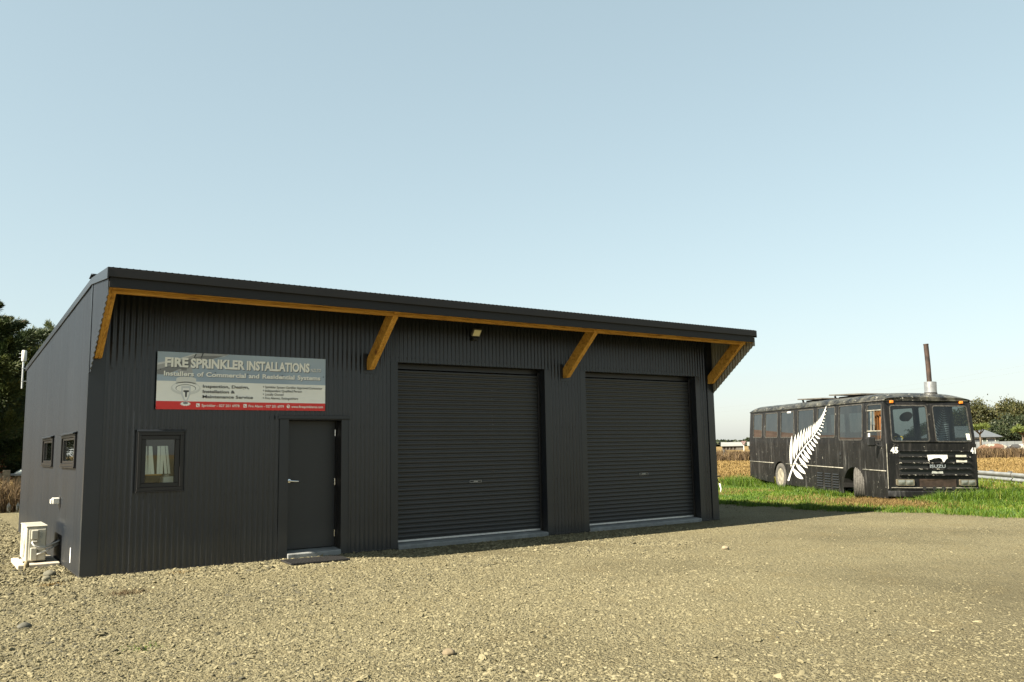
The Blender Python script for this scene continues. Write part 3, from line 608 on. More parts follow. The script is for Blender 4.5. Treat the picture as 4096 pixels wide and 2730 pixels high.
MB().lathe([(0.0, 0.0), (0.044, 0.004), (0.05, 0.02), (0.05, 0.22), (0.04, 0.24), (0, 0.244)], (1.67, 20.93, 3.62), n=18).build('radome', WHITE, an, smooth='auto')
for z in (3.18, 3.46):
    MB().box(1.64, 1.75, 20.915, 20.945, z, z + 0.018).build('clamp', ALU, an, 0.002)
for z in (3.70, 3.78):
    MB().box(1.575, 1.62, 20.92, 20.94, z, z + 0.012).build('connector', ALU, an, 0.002)
dm = empty('door_mat', (4.75, 11.8, 0)); tag(dm, 'black rubber grid door mat lying before the walk-in door', 'door mat')
mc, ma = Vector((4.72, 11.80, 0)), R_(-4)
def dmp(u, v, z): return (mc.x + u * math.cos(ma) - v * math.sin(ma), mc.y + u * math.sin(ma) + v * math.cos(ma), z)
f = MB(); f.add([dmp(-0.42, -0.26, 0.006), dmp(0.42, -0.26, 0.006), dmp(0.42, 0.26, 0.006), dmp(-0.42, 0.26, 0.006)], [(0, 1, 2, 3)]); f.build('backing', BLACKR, dm)
f = MB()
def bar(u0, u1, v0, v1):
    f.add([dmp(u0, v0, 0.008), dmp(u1, v0, 0.008), dmp(u1, v1, 0.008), dmp(u0, v1, 0.008), dmp(u0, v0, 0.030), dmp(u1, v0, 0.030), dmp(u1, v1, 0.030), dmp(u0, v1, 0.030)], [(0, 3, 2, 1), (4, 5, 6, 7), (0, 1, 5, 4), (1, 2, 6, 5), (2, 3, 7, 6), (3, 0, 4, 7)])
for k in range(22): u = -0.42 + k * 0.04; bar(u - 0.006, u + 0.006, -0.26, 0.26)
for k in range(14):
    v = -0.26 + k * 0.04
    for j in range(21): u = -0.42 + j * 0.04; bar(u + 0.0065, u + 0.0335, v - 0.006, v + 0.006)
tag(f.build('grid', BLACKR, dm), kind='stuff')
#PART2

# ------------------------------------------------------------------ the old bus (local: x across, y back from the front, z up)
BL = (20.655, 12.559, -0.02)
bus = empty('old_bus', BL, (R_(0.5), R_(1.35), R_(-30.19)))
tag(bus, 'weathered black bus with a big white fern on its side, parked on the grass', 'bus')
def paint_mat(name, dusty, chips, lichen=0.0):
    m, t, b = base(name); v = coords(t); vs = coords(t, (3.5, 3.5, 0.45))
    f1 = noise(t, vs, 2.4, 7, 0.68, 0.4); f2 = noise(t, v, 1.1, 5, 0.6); f3 = noise(t, v, 8.5, 6, 0.75); f4 = noise(t, vs, 6, 5, 0.7)
    c = ramp(t, f1, [(0.38, (0.0035, 0.0034, 0.0034)), (0.55, (0.0075, 0.0072, 0.0068)), (0.72, dusty)])
    c = mix(t, ramp(t, f2, [(0.45, (0, 0, 0)), (0.75, (0.6, 0.6, 0.6))]), c, (0.0125, 0.0118, 0.0105))
    if lichen:
        c = mix(t, ramp(t, noise(t, v, 2.6, 7, 0.7), [(0.44, (0, 0, 0)), (0.62, (lichen,) * 3)]), c, (0.070, 0.068, 0.054))
        c = mix(t, ramp(t, noise(t, v, 5.2, 6, 0.7), [(0.60, (0, 0, 0)), (0.68, (lichen * 0.8,) * 3)]), c, (0.085, 0.08, 0.03))
    c = mix(t, ramp(t, f3, [(chips, (0, 0, 0)), (chips + 0.025, (1, 1, 1))]), c, (0.26, 0.25, 0.21))
    t.links.new(c, b.inputs['Base Color'])
    rr = nn(t, 'ShaderNodeMapRange'); t.links.new(f4, rr.inputs[0]); rr.inputs[1].default_value = 0.3; rr.inputs[2].default_value = 0.7; rr.inputs[3].default_value = 0.30; rr.inputs[4].default_value = 0.60; b.inputs['Specular IOR Level'].default_value = 0.3
    t.links.new(rr.outputs[0], b.inputs['Roughness'])
    bump(t, b, noise(t, coords(t, (1, 0.6, 1)), 1.6, 3), 0.35, 0.03); return m
BP = paint_mat('bus black paint', (0.062, 0.061, 0.057), 0.655)
BRF = paint_mat('bus weathered roof', (0.055, 0.053, 0.046), 0.605, 0.95)
BFR = paint_mat('bus front paint', (0.036, 0.033, 0.029), 0.645)
RUBB = pbr('perished window rubber', (0.034, 0.032, 0.027), 0.8, 0, 0.7, 14)
TRIMB = pbr('worn bright trim', (0.20, 0.19, 0.155), 0.5, 0.2, 0.5, 9)
FERN = pbr('white fern paint', (0.55, 0.545, 0.51), 0.5, 0, 0.06, 5)
BGL = glass('bus side glass', (0.10, 0.12, 0.118), 1.5, 1.35, 0.0, 0.05)
WGL = glass('windscreen glass', (0.42, 0.47, 0.465), 1.5, 1.1, 0.0, 0.03)
TYRE = pbr('tyre rubber', (0.062, 0.058, 0.050), 0.85, 0, 0.4, 18, 0.5, 40)
RIMM = pbr('dusty white rim', (0.21, 0.19, 0.145), 0.6, 0, 0.45, 7)
AMBER = pbr('amber lens', (0.62, 0.18, 0.02), 0.25, 0, 0.1)
RUST = pbr('rusty pipe', (0.034, 0.019, 0.012), 0.75, 0.1, 0.6, 7)
GALV = pbr('galvanised tin', (0.36, 0.37, 0.37), 0.38, 0.75, 0.2, 12)
OLDW = pbr('weathered hatch board', (0.075, 0.068, 0.055), 0.9, 0, 0.5, 10, 0.4, 40)
T0, T1, SL = -0.05, 2.45, 9.95
TC = (T0 + T1) / 2
ZB, ZG, ZRF = 1.53, 2.665, 2.905          # belt, gutter, roof crown
def inset(z): return 0.0 if z < ZB else 0.05 * ((z - ZB) / (ZG - ZB)) ** 1.2
def L(mb, name, mat, parent=None, bevel=0, smooth=False, seg=1): return mb.build(name, mat, parent or bus, bevel, smooth, world=False, seg=seg)
def side_pt(s, z, off=0.0, far=False):
    i = inset(z); return ((T1 - i + off) if far else (T0 + i - off), s, z)
WINS = [(8.67, 9.56, 1.71, 2.585), (7.23, 8.40, 1.70, 2.585), (5.88, 6.99, 1.70, 2.59), (4.36, 5.58, 1.70, 2.60), (2.91, 4.12, 1.69, 2.615), (1.27, 2.68, 1.605, 2.62), (0.235, 1.02, 1.60, 2.585)]
def arch(c, r, zc, n=14, a0=0, a1=180): return [(c + r * math.cos(R_(a0 + (a1 - a0) * k / n)), zc + r * math.sin(R_(a0 + (a1 - a0) * k / n))) for k in range(n + 1)]
CR = 0.075   # corner radius
fa = [(1.88 - 0.60 * math.cos(R_(a)), 0.27 + 0.59 * math.sin(R_(a))) for a in np.linspace(0, 180, 15)]
raa = [(7.10 - 0.56 * math.cos(R_(a)), 0.36 + 0.54 * math.sin(R_(a))) for a in np.linspace(0, 180, 15)]
lower = [(CR, 0.10), (1.28, 0.10)] + fa + [(2.48, 0.10), (5.0, 0.125), (6.54, 0.14)] + raa + [(7.66, 0.15), (9.3, 0.22), (SL, 0.29), (SL, ZB), (CR, ZB)]
for far in (False, True):
    f = MB(); V, F = fill2d(lower); f.add([side_pt(s, z, 0, far) for s, z in V], F); L(f, 'side_panel', BP)
    # upper: split in three bands so that the tumblehome bends
    holes = [rrect(a, b, c, d, 0.07) for a, b, c, d in WINS]
    f = MB(); V, F = fill2d([(CR + 0.04, ZB), (SL, ZB), (SL - 0.05, ZG), (CR + 0.09, ZG)], holes); f.add([side_pt(s, z, 0, far) for s, z in V], F); L(f, 'window_surround', BP)
    for i, (a, b, c, d) in enumerate(WINS):
        P = rrect(a, b, c, d, 0.07); Q = rrect(a + 0.03, b - 0.03, c + 0.03, d - 0.03, 0.05); n = len(P)
        f = MB(); f.v = [side_pt(s, z, 0.010, far) for s, z in P] + [side_pt(s, z, 0.012, far) for s, z in Q] + [side_pt(s, z, -0.02, far) for s, z in Q] + [side_pt(s, z, -0.02, far) for s, z in P]
        for r_ in range(3):
            for k in range(n): f.f.append((r_ * n + k, r_ * n + (k + 1) % n, (r_ + 1) * n + (k + 1) % n, (r_ + 1) * n + k))
        for k in range(n): f.f.append((3 * n + k, 3 * n + (k + 1) % n, (k + 1) % n, k))
        wf = L(f, 'side_window', RUBB, smooth='auto')
        if far or i != 6:
            V, F = fill2d(Q); f = MB(); f.add([side_pt(s, z, -0.004 + 0.0, far) for s, z in V], F); L(f, 'pane', WGL if far else BGL, wf)
        else:   # driver's window: sliding glass with a transom and an open front half
            for q in ((a + 0.03, b - 0.03, 2.42, d - 0.03), (a + 0.40, b - 0.03, 1.87, 2.40), (a + 0.03, b - 0.03, c + 0.03, 1.84)):
                f = MB(); V, F = fill2d([(q[0], q[2]), (q[1], q[2]), (q[1], q[3]), (q[0], q[3])]); f.add([side_pt(s, z, -0.004) for s, z in V], F); L(f, 'pane', WGL, wf)
            for z in (1.855, 2.41):
                f = MB(); f.tube([side_pt(a + 0.02, z, 0.004), side_pt(b - 0.02, z, 0.004)], 0.018, 6); L(f, 'transom', TRIMB, wf)
            for s_ in (a + 0.40, a + 0.56):
                f = MB(); f.tube([side_pt(s_, 1.86, 0.002), side_pt(s_, 2.41, 0.002)], 0.011, 6); L(f, 'mullion', TRIMB, wf)
    f = MB(); f.tube([side_pt(CR, 0.81, 0.008, far), side_pt(1.30, 0.815, 0.008, far)], 0.016, 6); f.tube([side_pt(2.46, 0.815, 0.008, far), side_pt(6.57, 0.83, 0.008, far)], 0.016, 6); f.tube([side_pt(7.63, 0.835, 0.008, far), side_pt(SL, 0.845, 0.008, far)], 0.016, 6)
    L(f, 'rub_strip', TRIMB, smooth=True)
    f = MB(); f.tube([side_pt(CR, ZG, 0.012, far), side_pt(SL - 0.05, ZG, 0.012, far)], 0.020, 6); L(f, 'gutter', BRF, smooth=True)
    # wheel wells
    for c_, r_, zc in ((1.88, 0.60, 0.27), (7.10, 0.56, 0.36)):
        f = MB(); n = 14
        for k in range(n + 1):
            a = R_(180 * k / n); p = (c_ - r_ * math.cos(a), zc + (r_ - 0.01) * math.sin(a))
            q0 = side_pt(p[0], p[1], 0, far); q1 = (q0[0] + (-0.75 if far else 0.75), q0[1], q0[2]); f.v += [q0, q1]
            if k: o = 2 * k - 2; f.f.append((o, o + 2, o + 3, o + 1))
        L(f, 'wheel_well', BLACKR)
# front face, with rake above the belt, bowed plan
def front_s(t, z):
    u = (t - TC) / (T1 - TC); s = 0.05 * u * u
    return s + (0.0 if z < ZB else 0.13 * ((z - ZB) / (ZG - ZB)) ** 1.1)
def fp(t, z, off=0.0):
    i = inset(z) * (t - TC) / (T1 - TC); return (t - i, front_s(t, z) - off, z)
WS = [(0.095, 1.150), (1.290, 2.335)]; WSZ = (1.572, 2.545)
FL, FR = T0 + CR, T1 - CR
def dense(loop, step=0.16):
    out = []
    for a, b in zip(loop, loop[1:] + loop[:1]):
        n = max(1, int(math.dist(a, b) / step))
        for k in range(n): out.append((a[0] + (b[0] - a[0]) * k / n, a[1] + (b[1] - a[1]) * k / n))
    return out
f = MB(); f.grid(lambda u, v: fp(FL + (FR - FL) * u, 0.33 + (ZB - 0.33) * v), 14, 6); L(f, 'front_panel', BFR, smooth=True)
wl = [rrect(a, b, WSZ[0], WSZ[1], 0.085) for a, b in WS]
f = MB(); V, F = fill2d(dense([(FL, ZB), (FR, ZB), (FR, ZG), (FL, ZG)]), wl); f.add([fp(*p) for p in V], F); L(f, 'windscreen_surround', BFR, smooth=True)
for a, b in WS:
    P = rrect(a, b, *WSZ, 0.085); Q = rrect(a + 0.032, b - 0.032, WSZ[0] + 0.032, WSZ[1] - 0.032, 0.06); n = len(P); f = MB()
    f.v = [fp(*p, 0.012) for p in P] + [fp(*p, 0.014) for p in Q] + [fp(*p, -0.02) for p in Q] + [fp(*p, -0.02) for p in P]
    for r_ in range(3):
        for k in range(n): f.f.append((r_ * n + k, r_ * n + (k + 1) % n, (r_ + 1) * n + (k + 1) % n, (r_ + 1) * n + k))
    wf = L(f, 'windscreen', RUBB, smooth='auto')
    V, F = fill2d(dense(Q)); f = MB(); f.add([fp(*p, -0.002) for p in V], F); L(f, 'pane', WGL, wf, smooth=True)
# rounded front corners
for sgn, te in ((-1, FL), (1, FR)):
    f = MB(); zs = [0.10, 0.5, 1.0, ZB, 1.8, 2.1, 2.4, ZG]
    def cp(u, v):
        k = v * (len(zs) - 1); j = min(int(k), len(zs) - 2); z = zs[j] + (zs[j + 1] - zs[j]) * (k - j)
        a = u * PI / 2; i = inset(z); P0 = Vector(fp(te, z)); sp_ = Vector(side_pt(CR + (0 if z < ZB else 0.045 + 0.05 * (z - ZB) / (ZG - ZB)), z, 0, sgn > 0))
        c_ = Vector((P0.x, sp_.y, z)); return c_ + Vector(((sp_.x - c_.x) * math.sin(a), (P0.y - c_.y) * math.cos(a), 0))
    f.grid(cp, 6, len(zs) - 1); L(f, 'corner_pillar', BFR, smooth=True)
# rear face
f = MB(); f.add([side_pt(SL, 0.29), side_pt(SL, ZB), side_pt(SL - 0.05, ZG), side_pt(SL - 0.05, ZG, 0, True), side_pt(SL, ZB, 0, True), side_pt(SL, 0.29, 0, True)], [(0, 1, 4, 5), (1, 2, 3, 4)]); L(f, 'rear_panel', BP)
# roof: crowned, rounded down at the front, with ribs
def rfp(u, v):
    s = 0.13 + u * (SL - 0.16); a = v * PI
    e = 1 - max(0, 1 - u * (SL - 0.16) / 0.75) ** 2 * 0.62; e2 = 1 - max(0, 1 - (1 - u) * SL / 0.5) ** 2 * 0.5
    tt = TC - (T1 - TC - 0.053) * math.copysign(abs(math.cos(a)) ** 0.62, math.cos(a)); z = ZG + (ZRF - ZG) * (math.sin(a) ** 0.75) * e * e2
    if v in (0, 1): z = ZG
    z += (0.006 if (s % 1.05) < 0.09 else 0) * math.sin(a)
    return (tt, s, z)
f = MB(); f.grid(rfp, 110, 26)
f.add([rfp(0, k / 26) for k in range(27)] + [fp(TC + (rfp(0, k / 26)[0] - TC) * 1.0, ZG) for k in range(27)], [(k, k + 1, 28 + k, 27 + k) for k in range(26)])
L(f, 'roof', BRF, smooth=True)
f = MB(); f.tube([fp(t, ZG + 0.0, 0.012) for t in np.linspace(FL - 0.02, FR + 0.02, 9)], 0.016, 6); L(f, 'front_gutter', BRF)
# floor and underbody
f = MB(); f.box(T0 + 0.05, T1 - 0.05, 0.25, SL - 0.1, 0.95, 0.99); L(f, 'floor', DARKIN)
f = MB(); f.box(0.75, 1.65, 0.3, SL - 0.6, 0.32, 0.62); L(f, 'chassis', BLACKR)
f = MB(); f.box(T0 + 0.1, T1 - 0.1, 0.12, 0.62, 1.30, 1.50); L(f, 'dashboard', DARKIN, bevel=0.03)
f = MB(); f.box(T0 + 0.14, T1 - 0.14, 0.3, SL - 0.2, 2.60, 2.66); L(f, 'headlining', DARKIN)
f = MB(); f.lathe([(0.21, -0.012), (0.225, 0), (0.21, 0.012), (0.195, 0), (0.21, -0.012)], (0.62, 0.78, 1.63), n=22, basis=((1, 0, 0), (0, 0.5, 0.87), (0, -0.87, 0.5))); f.tube([(0.62, 0.7, 1.45), (0.62, 0.78, 1.63)], 0.03, 8); f.tube([(0.42, 0.78, 1.63), (0.82, 0.78, 1.63)], 0.014, 6)
L(f, 'steering_wheel', BLACKP)
ORG = pbr('orange curtain', (0.15, 0.055, 0.010), 0.9, 0, 0.3, 12)
f = MB(); f.grid(lambda u, v: (0.14 + 0.03 * math.sin(u * 18) + 0.10 * (1 - v) * u, 0.50 + 0.46 * u, 1.55 + 0.95 * v), 16, 6); L(f, 'curtain', ORG, smooth=True)
f = MB(); f.box(0.30, 0.72, 1.15, 1.62, 1.0, 1.5); f.box(0.30, 0.72, 1.55, 1.68, 1.5, 2.05); L(f, 'driver_seat', pbr('seat vinyl', (0.05, 0.045, 0.04), 0.7), bevel=0.04)
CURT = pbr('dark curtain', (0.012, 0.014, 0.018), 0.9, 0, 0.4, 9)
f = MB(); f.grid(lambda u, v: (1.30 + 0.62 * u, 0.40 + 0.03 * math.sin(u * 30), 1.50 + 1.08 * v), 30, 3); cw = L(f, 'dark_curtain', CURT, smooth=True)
f = MB()
for s_ in (2.0, 3.4, 4.9, 6.4, 7.9): f.box(0.25, 1.0, s_, s_ + 0.12, 1.0, 1.86)
L(f, 'seat_backs', pbr('old seat cloth', (0.03, 0.032, 0.036), 0.9), bevel=0.03)
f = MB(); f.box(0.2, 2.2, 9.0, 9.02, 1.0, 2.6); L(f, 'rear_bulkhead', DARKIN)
# fern on the side: spine and pinnae
RW = Matrix((Vector((0.82116023, -0.57041737, -0.01788565)), Vector((0.05750659, 0.11388436, -0.99182828)), Vector((0.56779298, 0.8134214, 0.12632007))))
BW = WM[bus]; BWi = BW.inverted()
def FK(px, py):
    X, Y = 2950 + px * 0.35714, 1500 + py * 0.35714
    d = RW.transposed() @ Vector((X - 2048, Y - 1365, 3357)); o = BWi @ Vector((0, 0, EYE)); d = BWi.to_3x3() @ d
    k = (T0 - o.x) / d.x; p = o + d * k; return (p.y, p.z)
spine = [(575, 1187), (600, 1105), (640, 1000), (678, 915), (720, 860), (775, 785), (830, 722), (870, 660), (905, 600), (935, 540), (955, 480), (970, 420), (986, 345)]
LB = [(605, 1040), (640, 955), (665, 910), (700, 865), (728, 825), (760, 785), (785, 758), (810, 730), (838, 698), (860, 668), (878, 640), (895, 612), (908, 590), (925, 560), (938, 530), (947, 505), (957, 470), (966, 430)]
LT = [(612, 678), (652, 662), (686, 642), (716, 612), (750, 595), (778, 590), (803, 570), (824, 560), (850, 546), (867, 532), (887, 516), (902, 496), (919, 482), (934, 454), (946, 436), (957, 408), (967, 385), (980, 352)]
RB = [(620, 1040), (645, 972), (685, 912), (712, 872), (740, 832), (770, 792), (795, 763), (820, 737), (845, 702), (865, 672), (890, 637), (905, 607), (922, 577), (932, 547), (945, 517), (955, 487), (963, 452), (970, 415)]
RT = [(742, 1168), (770, 1112), (792, 1047), (804, 983), (822, 947), (840, 898), (864, 853), (886, 810), (907, 770), (929, 718), (937, 675), (948, 635), (964, 590), (966, 555), (973, 520), (977, 485), (983, 440), (990, 400)]
fern = MB()
def lens(p, q, wl_, wr_, peak):
    p = Vector(p); q = Vector(q); d = q - p; nrm = Vector((-d.y, d.x)).normalized(); A = []; B = []
    for k in range(9):
        u = k / 8; sh = (math.sin(PI * u ** peak)) ** 0.8 if 0 < u < 1 else 0
        A.append(p + d * u + nrm * wl_ * sh); B.append(p + d * u - nrm * wr_ * sh)
    poly = A + B[1:-1][::-1]; return [tuple(a) for a in poly]
def put(poly):
    n = len(poly); pts = [FK(*p) for p in poly]; fern.add([side_pt(s, z, 0.016) for s, z in pts], [tuple(range(n))])
for p, q in zip(LB, LT): ln = math.dist(p, q); put(lens(p, q, 0.029 * ln + 1.6, 0.049 * ln + 2.2, 0.9))
for i, (p, q) in enumerate(zip(RB, RT)):
    ln = math.dist(p, q); put(lens(p, q, 0.145 * ln + 1.5 + (10 if i == 0 else 0), 0.07 * ln + 1, 1.25))
sp2 = [Vector(p) for p in spine]; lft = []; rgt = []
for i, p in enumerate(sp2):
    d = (sp2[min(i + 1, len(sp2) - 1)] - sp2[max(i - 1, 0)]).normalized(); nm = Vector((-d.y, d.x)); w2 = 9.0 * (1 - i / (len(sp2) - 1)) + 1.0; lft.append(tuple(p + nm * w2)); rgt.append(tuple(p - nm * w2))
n = len(sp2); pts = [FK(*p) for p in lft] + [FK(*p) for p in rgt]; fern.add([side_pt(s, z, 0.018) for s, z in pts], [(k, k + 1, n + k + 1, n + k) for k in range(n - 1)])
fo = L(fern, 'fern_emblem', FERN); fo['label'] = 'big white painted fern leaf'
# small grey fern behind the right windscreen
FERN2 = pbr('printed fern curtain', (0.30, 0.33, 0.36), 0.8, 0, 0.3, 30)
f = MB()
for i in range(15):
    u = i / 14; z = 1.60 + 0.86 * u; t = 1.50 + 0.26 * u + 0.05 * math.sin(u * 3); ln = 0.34 * (1 - u) ** 0.9 + 0.03
    for sg, up_ in ((-1, 0.95), (1, 0.12)):
        d = Vector((sg, up_)).normalized(); nm = Vector((-d.y, d.x)); A = []; B = []
        for k in range(6):
            q = k / 5; c_ = Vector((t, z)) + d * ln * q * (0.75 if sg < 0 else 1.0); w2 = 0.028 * (1 - 0.6 * u) * math.sin(PI * min(0.98, q ** 0.8 + 0.02)); A.append(c_ + nm * w2); B.append(c_ - nm * w2)
        poly = A + B[::-1]; f.add([(p.x, 0.355, p.y) for p in poly], [tuple(range(len(poly)))])
L(f, 'printed_fern', FERN2, cw)
GRW = paint_mat('worn grille paint', (0.10, 0.098, 0.09), 0.585)
# grille ribs, badge, numbers, plate
f = MB(); f.grid(lambda u, v: Vector(fp(0.27 + 1.95 * u, 0.70 + 0.66 * v, -0.004)) + Vector((0, -0.012, 0)), 10, 2); L(f, 'grille_panel', BLACKP)
for k in range(5):
    z = 1.355 - 0.155 * k; f = MB()
    pts = [(0.27 + 1.95 * j / 10) for j in range(11)]
    for t in pts:
        p = fp(t, z); f.v += [(p[0], p[1] - 0.008, z), (p[0], p[1] - 0.058, z - 0.012), (p[0], p[1] - 0.058, z - 0.030), (p[0], p[1] - 0.008, z - 0.045)]
    for j in range(10):
        for q in range(4): f.f.append((4 * j + q, 4 * j + (q + 1) % 4, 4 * j + 4 + (q + 1) % 4, 4 * j + 4 + q))
    f.f += [(0, 1, 2, 3), (43, 42, 41, 40)]; gr = L(f, 'grille_slat', GRW)
def ftext(name, txt, t, z, h, wd, mat, bold):
    V, F = text_mb(txt, t, z, h, wd, bold); f = MB(); f.add([fp(a, b, 0.016) for a, b in V], F); return L(f, name, mat)
ftext('fleet_number', '45', 0.06, 1.285, 0.150, 0.20, FERN, 0.05); ftext('fleet_number', '41', 2.245, 1.285, 0.150, 0.155, FERN, 0.05)
BADGE = pbr('worn badge grey', (0.16, 0.18, 0.185), 0.5, 0, 0.4, 20)
V, F = text_mb('ISUZU', 1.07, 0.905, 0.082, 0.43, 0.03); f = MB(); f.add([(a, front_s(a, b) - 0.050, b) for a, b in V], F); L(f, 'badge', BADGE)
f = MB(); f.box(1.055, 1.515, 0.0, 0.006, 0.893, 1.0); f.v = [(x, front_s(x, z) - 0.040 + y, z) for x, y, z in f.v]; L(f, 'badge_plate', BLACKP)
def frontpoly(name, poly, mat, off=0.064):
    V, F = fill2d(dense(poly, 0.06)); f = MB(); f.add([fp(a, b, off) for a, b in V], F); f.add([fp(a, b, off - 0.006) for a, b in V], [q[::-1] for q in F]); return L(f, name, mat)
frontpoly('torn_sticker', [(1.00, 1.235), (1.16, 1.245), (1.38, 1.245), (1.555, 1.24), (1.56, 1.15), (1.51, 1.12), (1.46, 1.05), (1.43, 1.055), (1.40, 1.13), (1.33, 1.165), (1.18, 1.15), (1.10, 1.115), (1.05, 1.115), (1.06, 1.055), (1.03, 1.09)], FERN)
frontpoly('sticker', [(1.79, 1.185), (2.09, 1.185), (2.09, 1.24), (1.79, 1.24)], pbr('faded sticker', (0.42, 0.42, 0.34), 0.7, 0, 0.2, 12)); frontpoly('sticker', [(1.80, 1.05), (2.10, 1.05), (2.10, 1.105), (2.0, 1.095), (1.80, 1.11)], pbr('faded sticker', (0.45, 0.44, 0.36), 0.7, 0, 0.2, 12))
frontpoly('label_plate', [(1.12, 0.755), (1.44, 0.755), (1.42, 0.825), (1.28, 0.80), (1.14, 0.83)], pbr('grey label plate', (0.27, 0.28, 0.25), 0.7, 0, 0.4, 25), 0.03)
frontpoly('number_plate_panel', [(0.79, 0.405), (1.79, 0.405), (1.79, 0.615), (0.79, 0.615)], pbr('brown plate panel', (0.030, 0.020, 0.015), 0.35, 0, 0.6, 6), 0.020)
# headlights
LENS = pbr('headlight lens', (0.20, 0.21, 0.18), 0.10, 0.5, 0.2, 20); HLF = pbr('headlight frame', (0.13, 0.115, 0.08), 0.5, 0.3, 0.4, 16)
for t0 in (0.17, 1.875):
    f = MB(); P = rrect(t0, t0 + 0.465, 0.445, 0.605, 0.025); V = [fp(*p, 0.004) for p in P] + [fp(*p, 0.05) for p in P]; n = len(P)
    f.add(V, [tuple(range(n, 2 * n))] + [(k, (k + 1) % n, n + (k + 1) % n, n + k) for k in range(n)]); hl = L(f, 'headlight', HLF)
    for q in (0.04, 0.245):
        f = MB(); f.grid(lambda u, v: Vector(fp(t0 + q + 0.185 * u, 0.467 + 0.117 * v, 0.054)) + Vector((0, -0.018 * math.sin(PI * u) * math.sin(PI * v), 0)), 8, 6); L(f, 'lens', LENS, hl, smooth=True)
for t0 in (0.17, 2.17):
    f = MB(); p = fp(t0, 2.625); f.box(p[0] - 0.05, p[0] + 0.05, p[1] - 0.05, p[1] + 0.01, 2.585, 2.66); L(f, 'marker_light', AMBER, bevel=0.018, seg=2)
# bumper, valance strip, hole discs
f = MB()
bp = [fp(t, 0.2, 0.0) for t in np.linspace(T0 - 0.02, T1 + 0.03, 15)]
for p in bp:
    e = 0.06 if 0.1 < p[0] < 2.3 else -0.02
    f.v += [(p[0], p[1] + 0.02, 0.315), (p[0], p[1] - 0.05 - e, 0.310), (p[0], p[1] - 0.07 - e, 0.285), (p[0], p[1] - 0.07 - e, 0.165), (p[0], p[1] - 0.05 - e, 0.145), (p[0], p[1] + 0.02, 0.145)]
for j in range(14):
    for q in range(6): f.f.append((6 * j + q, 6 * j + (q + 1) % 6, 6 * j + 6 + (q + 1) % 6, 6 * j + 6 + q))
f.f += [tuple(range(6)), tuple(range(84, 90))[::-1]]; L(f, 'bumper', BP, smooth='auto')
f = MB(); f.tube([fp(t, 0.385, 0.012) for t in np.linspace(T0 + 0.1, T1 - 0.05, 12)], 0.012, 6); L(f, 'valance_strip', TRIMB)
for t in (0.91, 1.18, 1.43, 1.71):
    p = fp(t, 0.375, 0.026); f = MB(); f.lathe([(0.052, 0), (0.052, 0.01)], p, n=16, basis=((1, 0, 0), (0, 0, 1), (0, 1, 0))); L(f, 'bumper_hole_disc', DARKIN)  # near-black disc stands in for the shade inside each hole
f = MB(); f.tube([Vector(side_pt(0.035, z, -0.015)) for z in np.linspace(0.36, 1.52, 6)], 0.011, 6); L(f, 'corner_trim', TRIMB)
# mirror, filler cap, side vents
f = MB(); f.box(T0 - 0.36, T0 - 0.14, 0.28, 0.36, 1.45, 1.70); L(f, 'mirror', BLACKP, bevel=0.035, seg=2)
f = MB(); f.tube([(T0 - 0.15, 0.33, 1.50), (T0 + 0.02, 0.26, 1.44)], 0.02, 8); L(f, 'mirror_arm', BLACKP)
for vs_ in (4.22, 3.68, 3.16):
    f = MB(); f.add([side_pt(vs_, 0.16, 0.008), side_pt(vs_ - 0.46, 0.15, 0.008), side_pt(vs_ - 0.46, 0.70, 0.008), side_pt(vs_, 0.70, 0.008)], [(0, 1, 2, 3)]); pn = L(f, 'vent_panel', BP)
    for k in range(6):
        z = 0.22 + 0.075 * k; f = MB(); f.prism([(T0 - 0.010, z), (T0 - 0.034, z + 0.012), (T0 - 0.010, z + 0.040)], vs_ - 0.42, vs_ - 0.04, 'y'); f.v = [(x, y, zz) for x, y, zz in f.v]
        L(f, 'louvre', BLACKP, pn)
f = MB(); f.lathe([(0.05, 0), (0.05, 0.02), (0.03, 0.03)], (T0, 2.60, 1.20), n=14, basis=((0, 1, 0), (0, 0, 1), (-1, 0, 0))); f.box(T0 - 0.01, T0 + 0.002, 2.53, 2.67, 1.08, 1.29); L(f, 'filler_cap', BLACKP)
f = MB(); f.add([side_pt(6.10, 2.53, 0.014), side_pt(6.42, 2.53, 0.014), side_pt(6.42, 2.58, 0.014), side_pt(6.10, 2.58, 0.014)], [(0, 1, 2, 3)]); L(f, 'window_sticker', FERN)
f = MB(); f.add([side_pt(0.86, 1.64, 0.0), side_pt(0.97, 1.64, 0.0), side_pt(0.97, 1.80, 0.0), side_pt(0.86, 1.80, 0.0)], [(0, 1, 2, 3)]); L(f, 'window_sticker', FERN)
f = MB(); f.add([fp(2.18, 1.63, 0.004), fp(2.29, 1.63, 0.004), fp(2.28, 1.80, 0.004), fp(2.17, 1.80, 0.004)], [(0, 1, 2, 3)]); L(f, 'window_sticker', pbr('licence label', (0.55, 0.57, 0.50), 0.5, 0, 0.3, 20))
for s_ in (8.62, 5.72, 4.28, 2.82, 1.14):
    f = MB(); f.add([side_pt(s_, 0.86, 0.0035), side_pt(s_ + 0.012, 0.86, 0.0035), side_pt(s_ + 0.012, 1.52, 0.0035), side_pt(s_, 1.52, 0.0035)], [(0, 1, 2, 3)]); L(f, 'panel_seam', DARKIN)
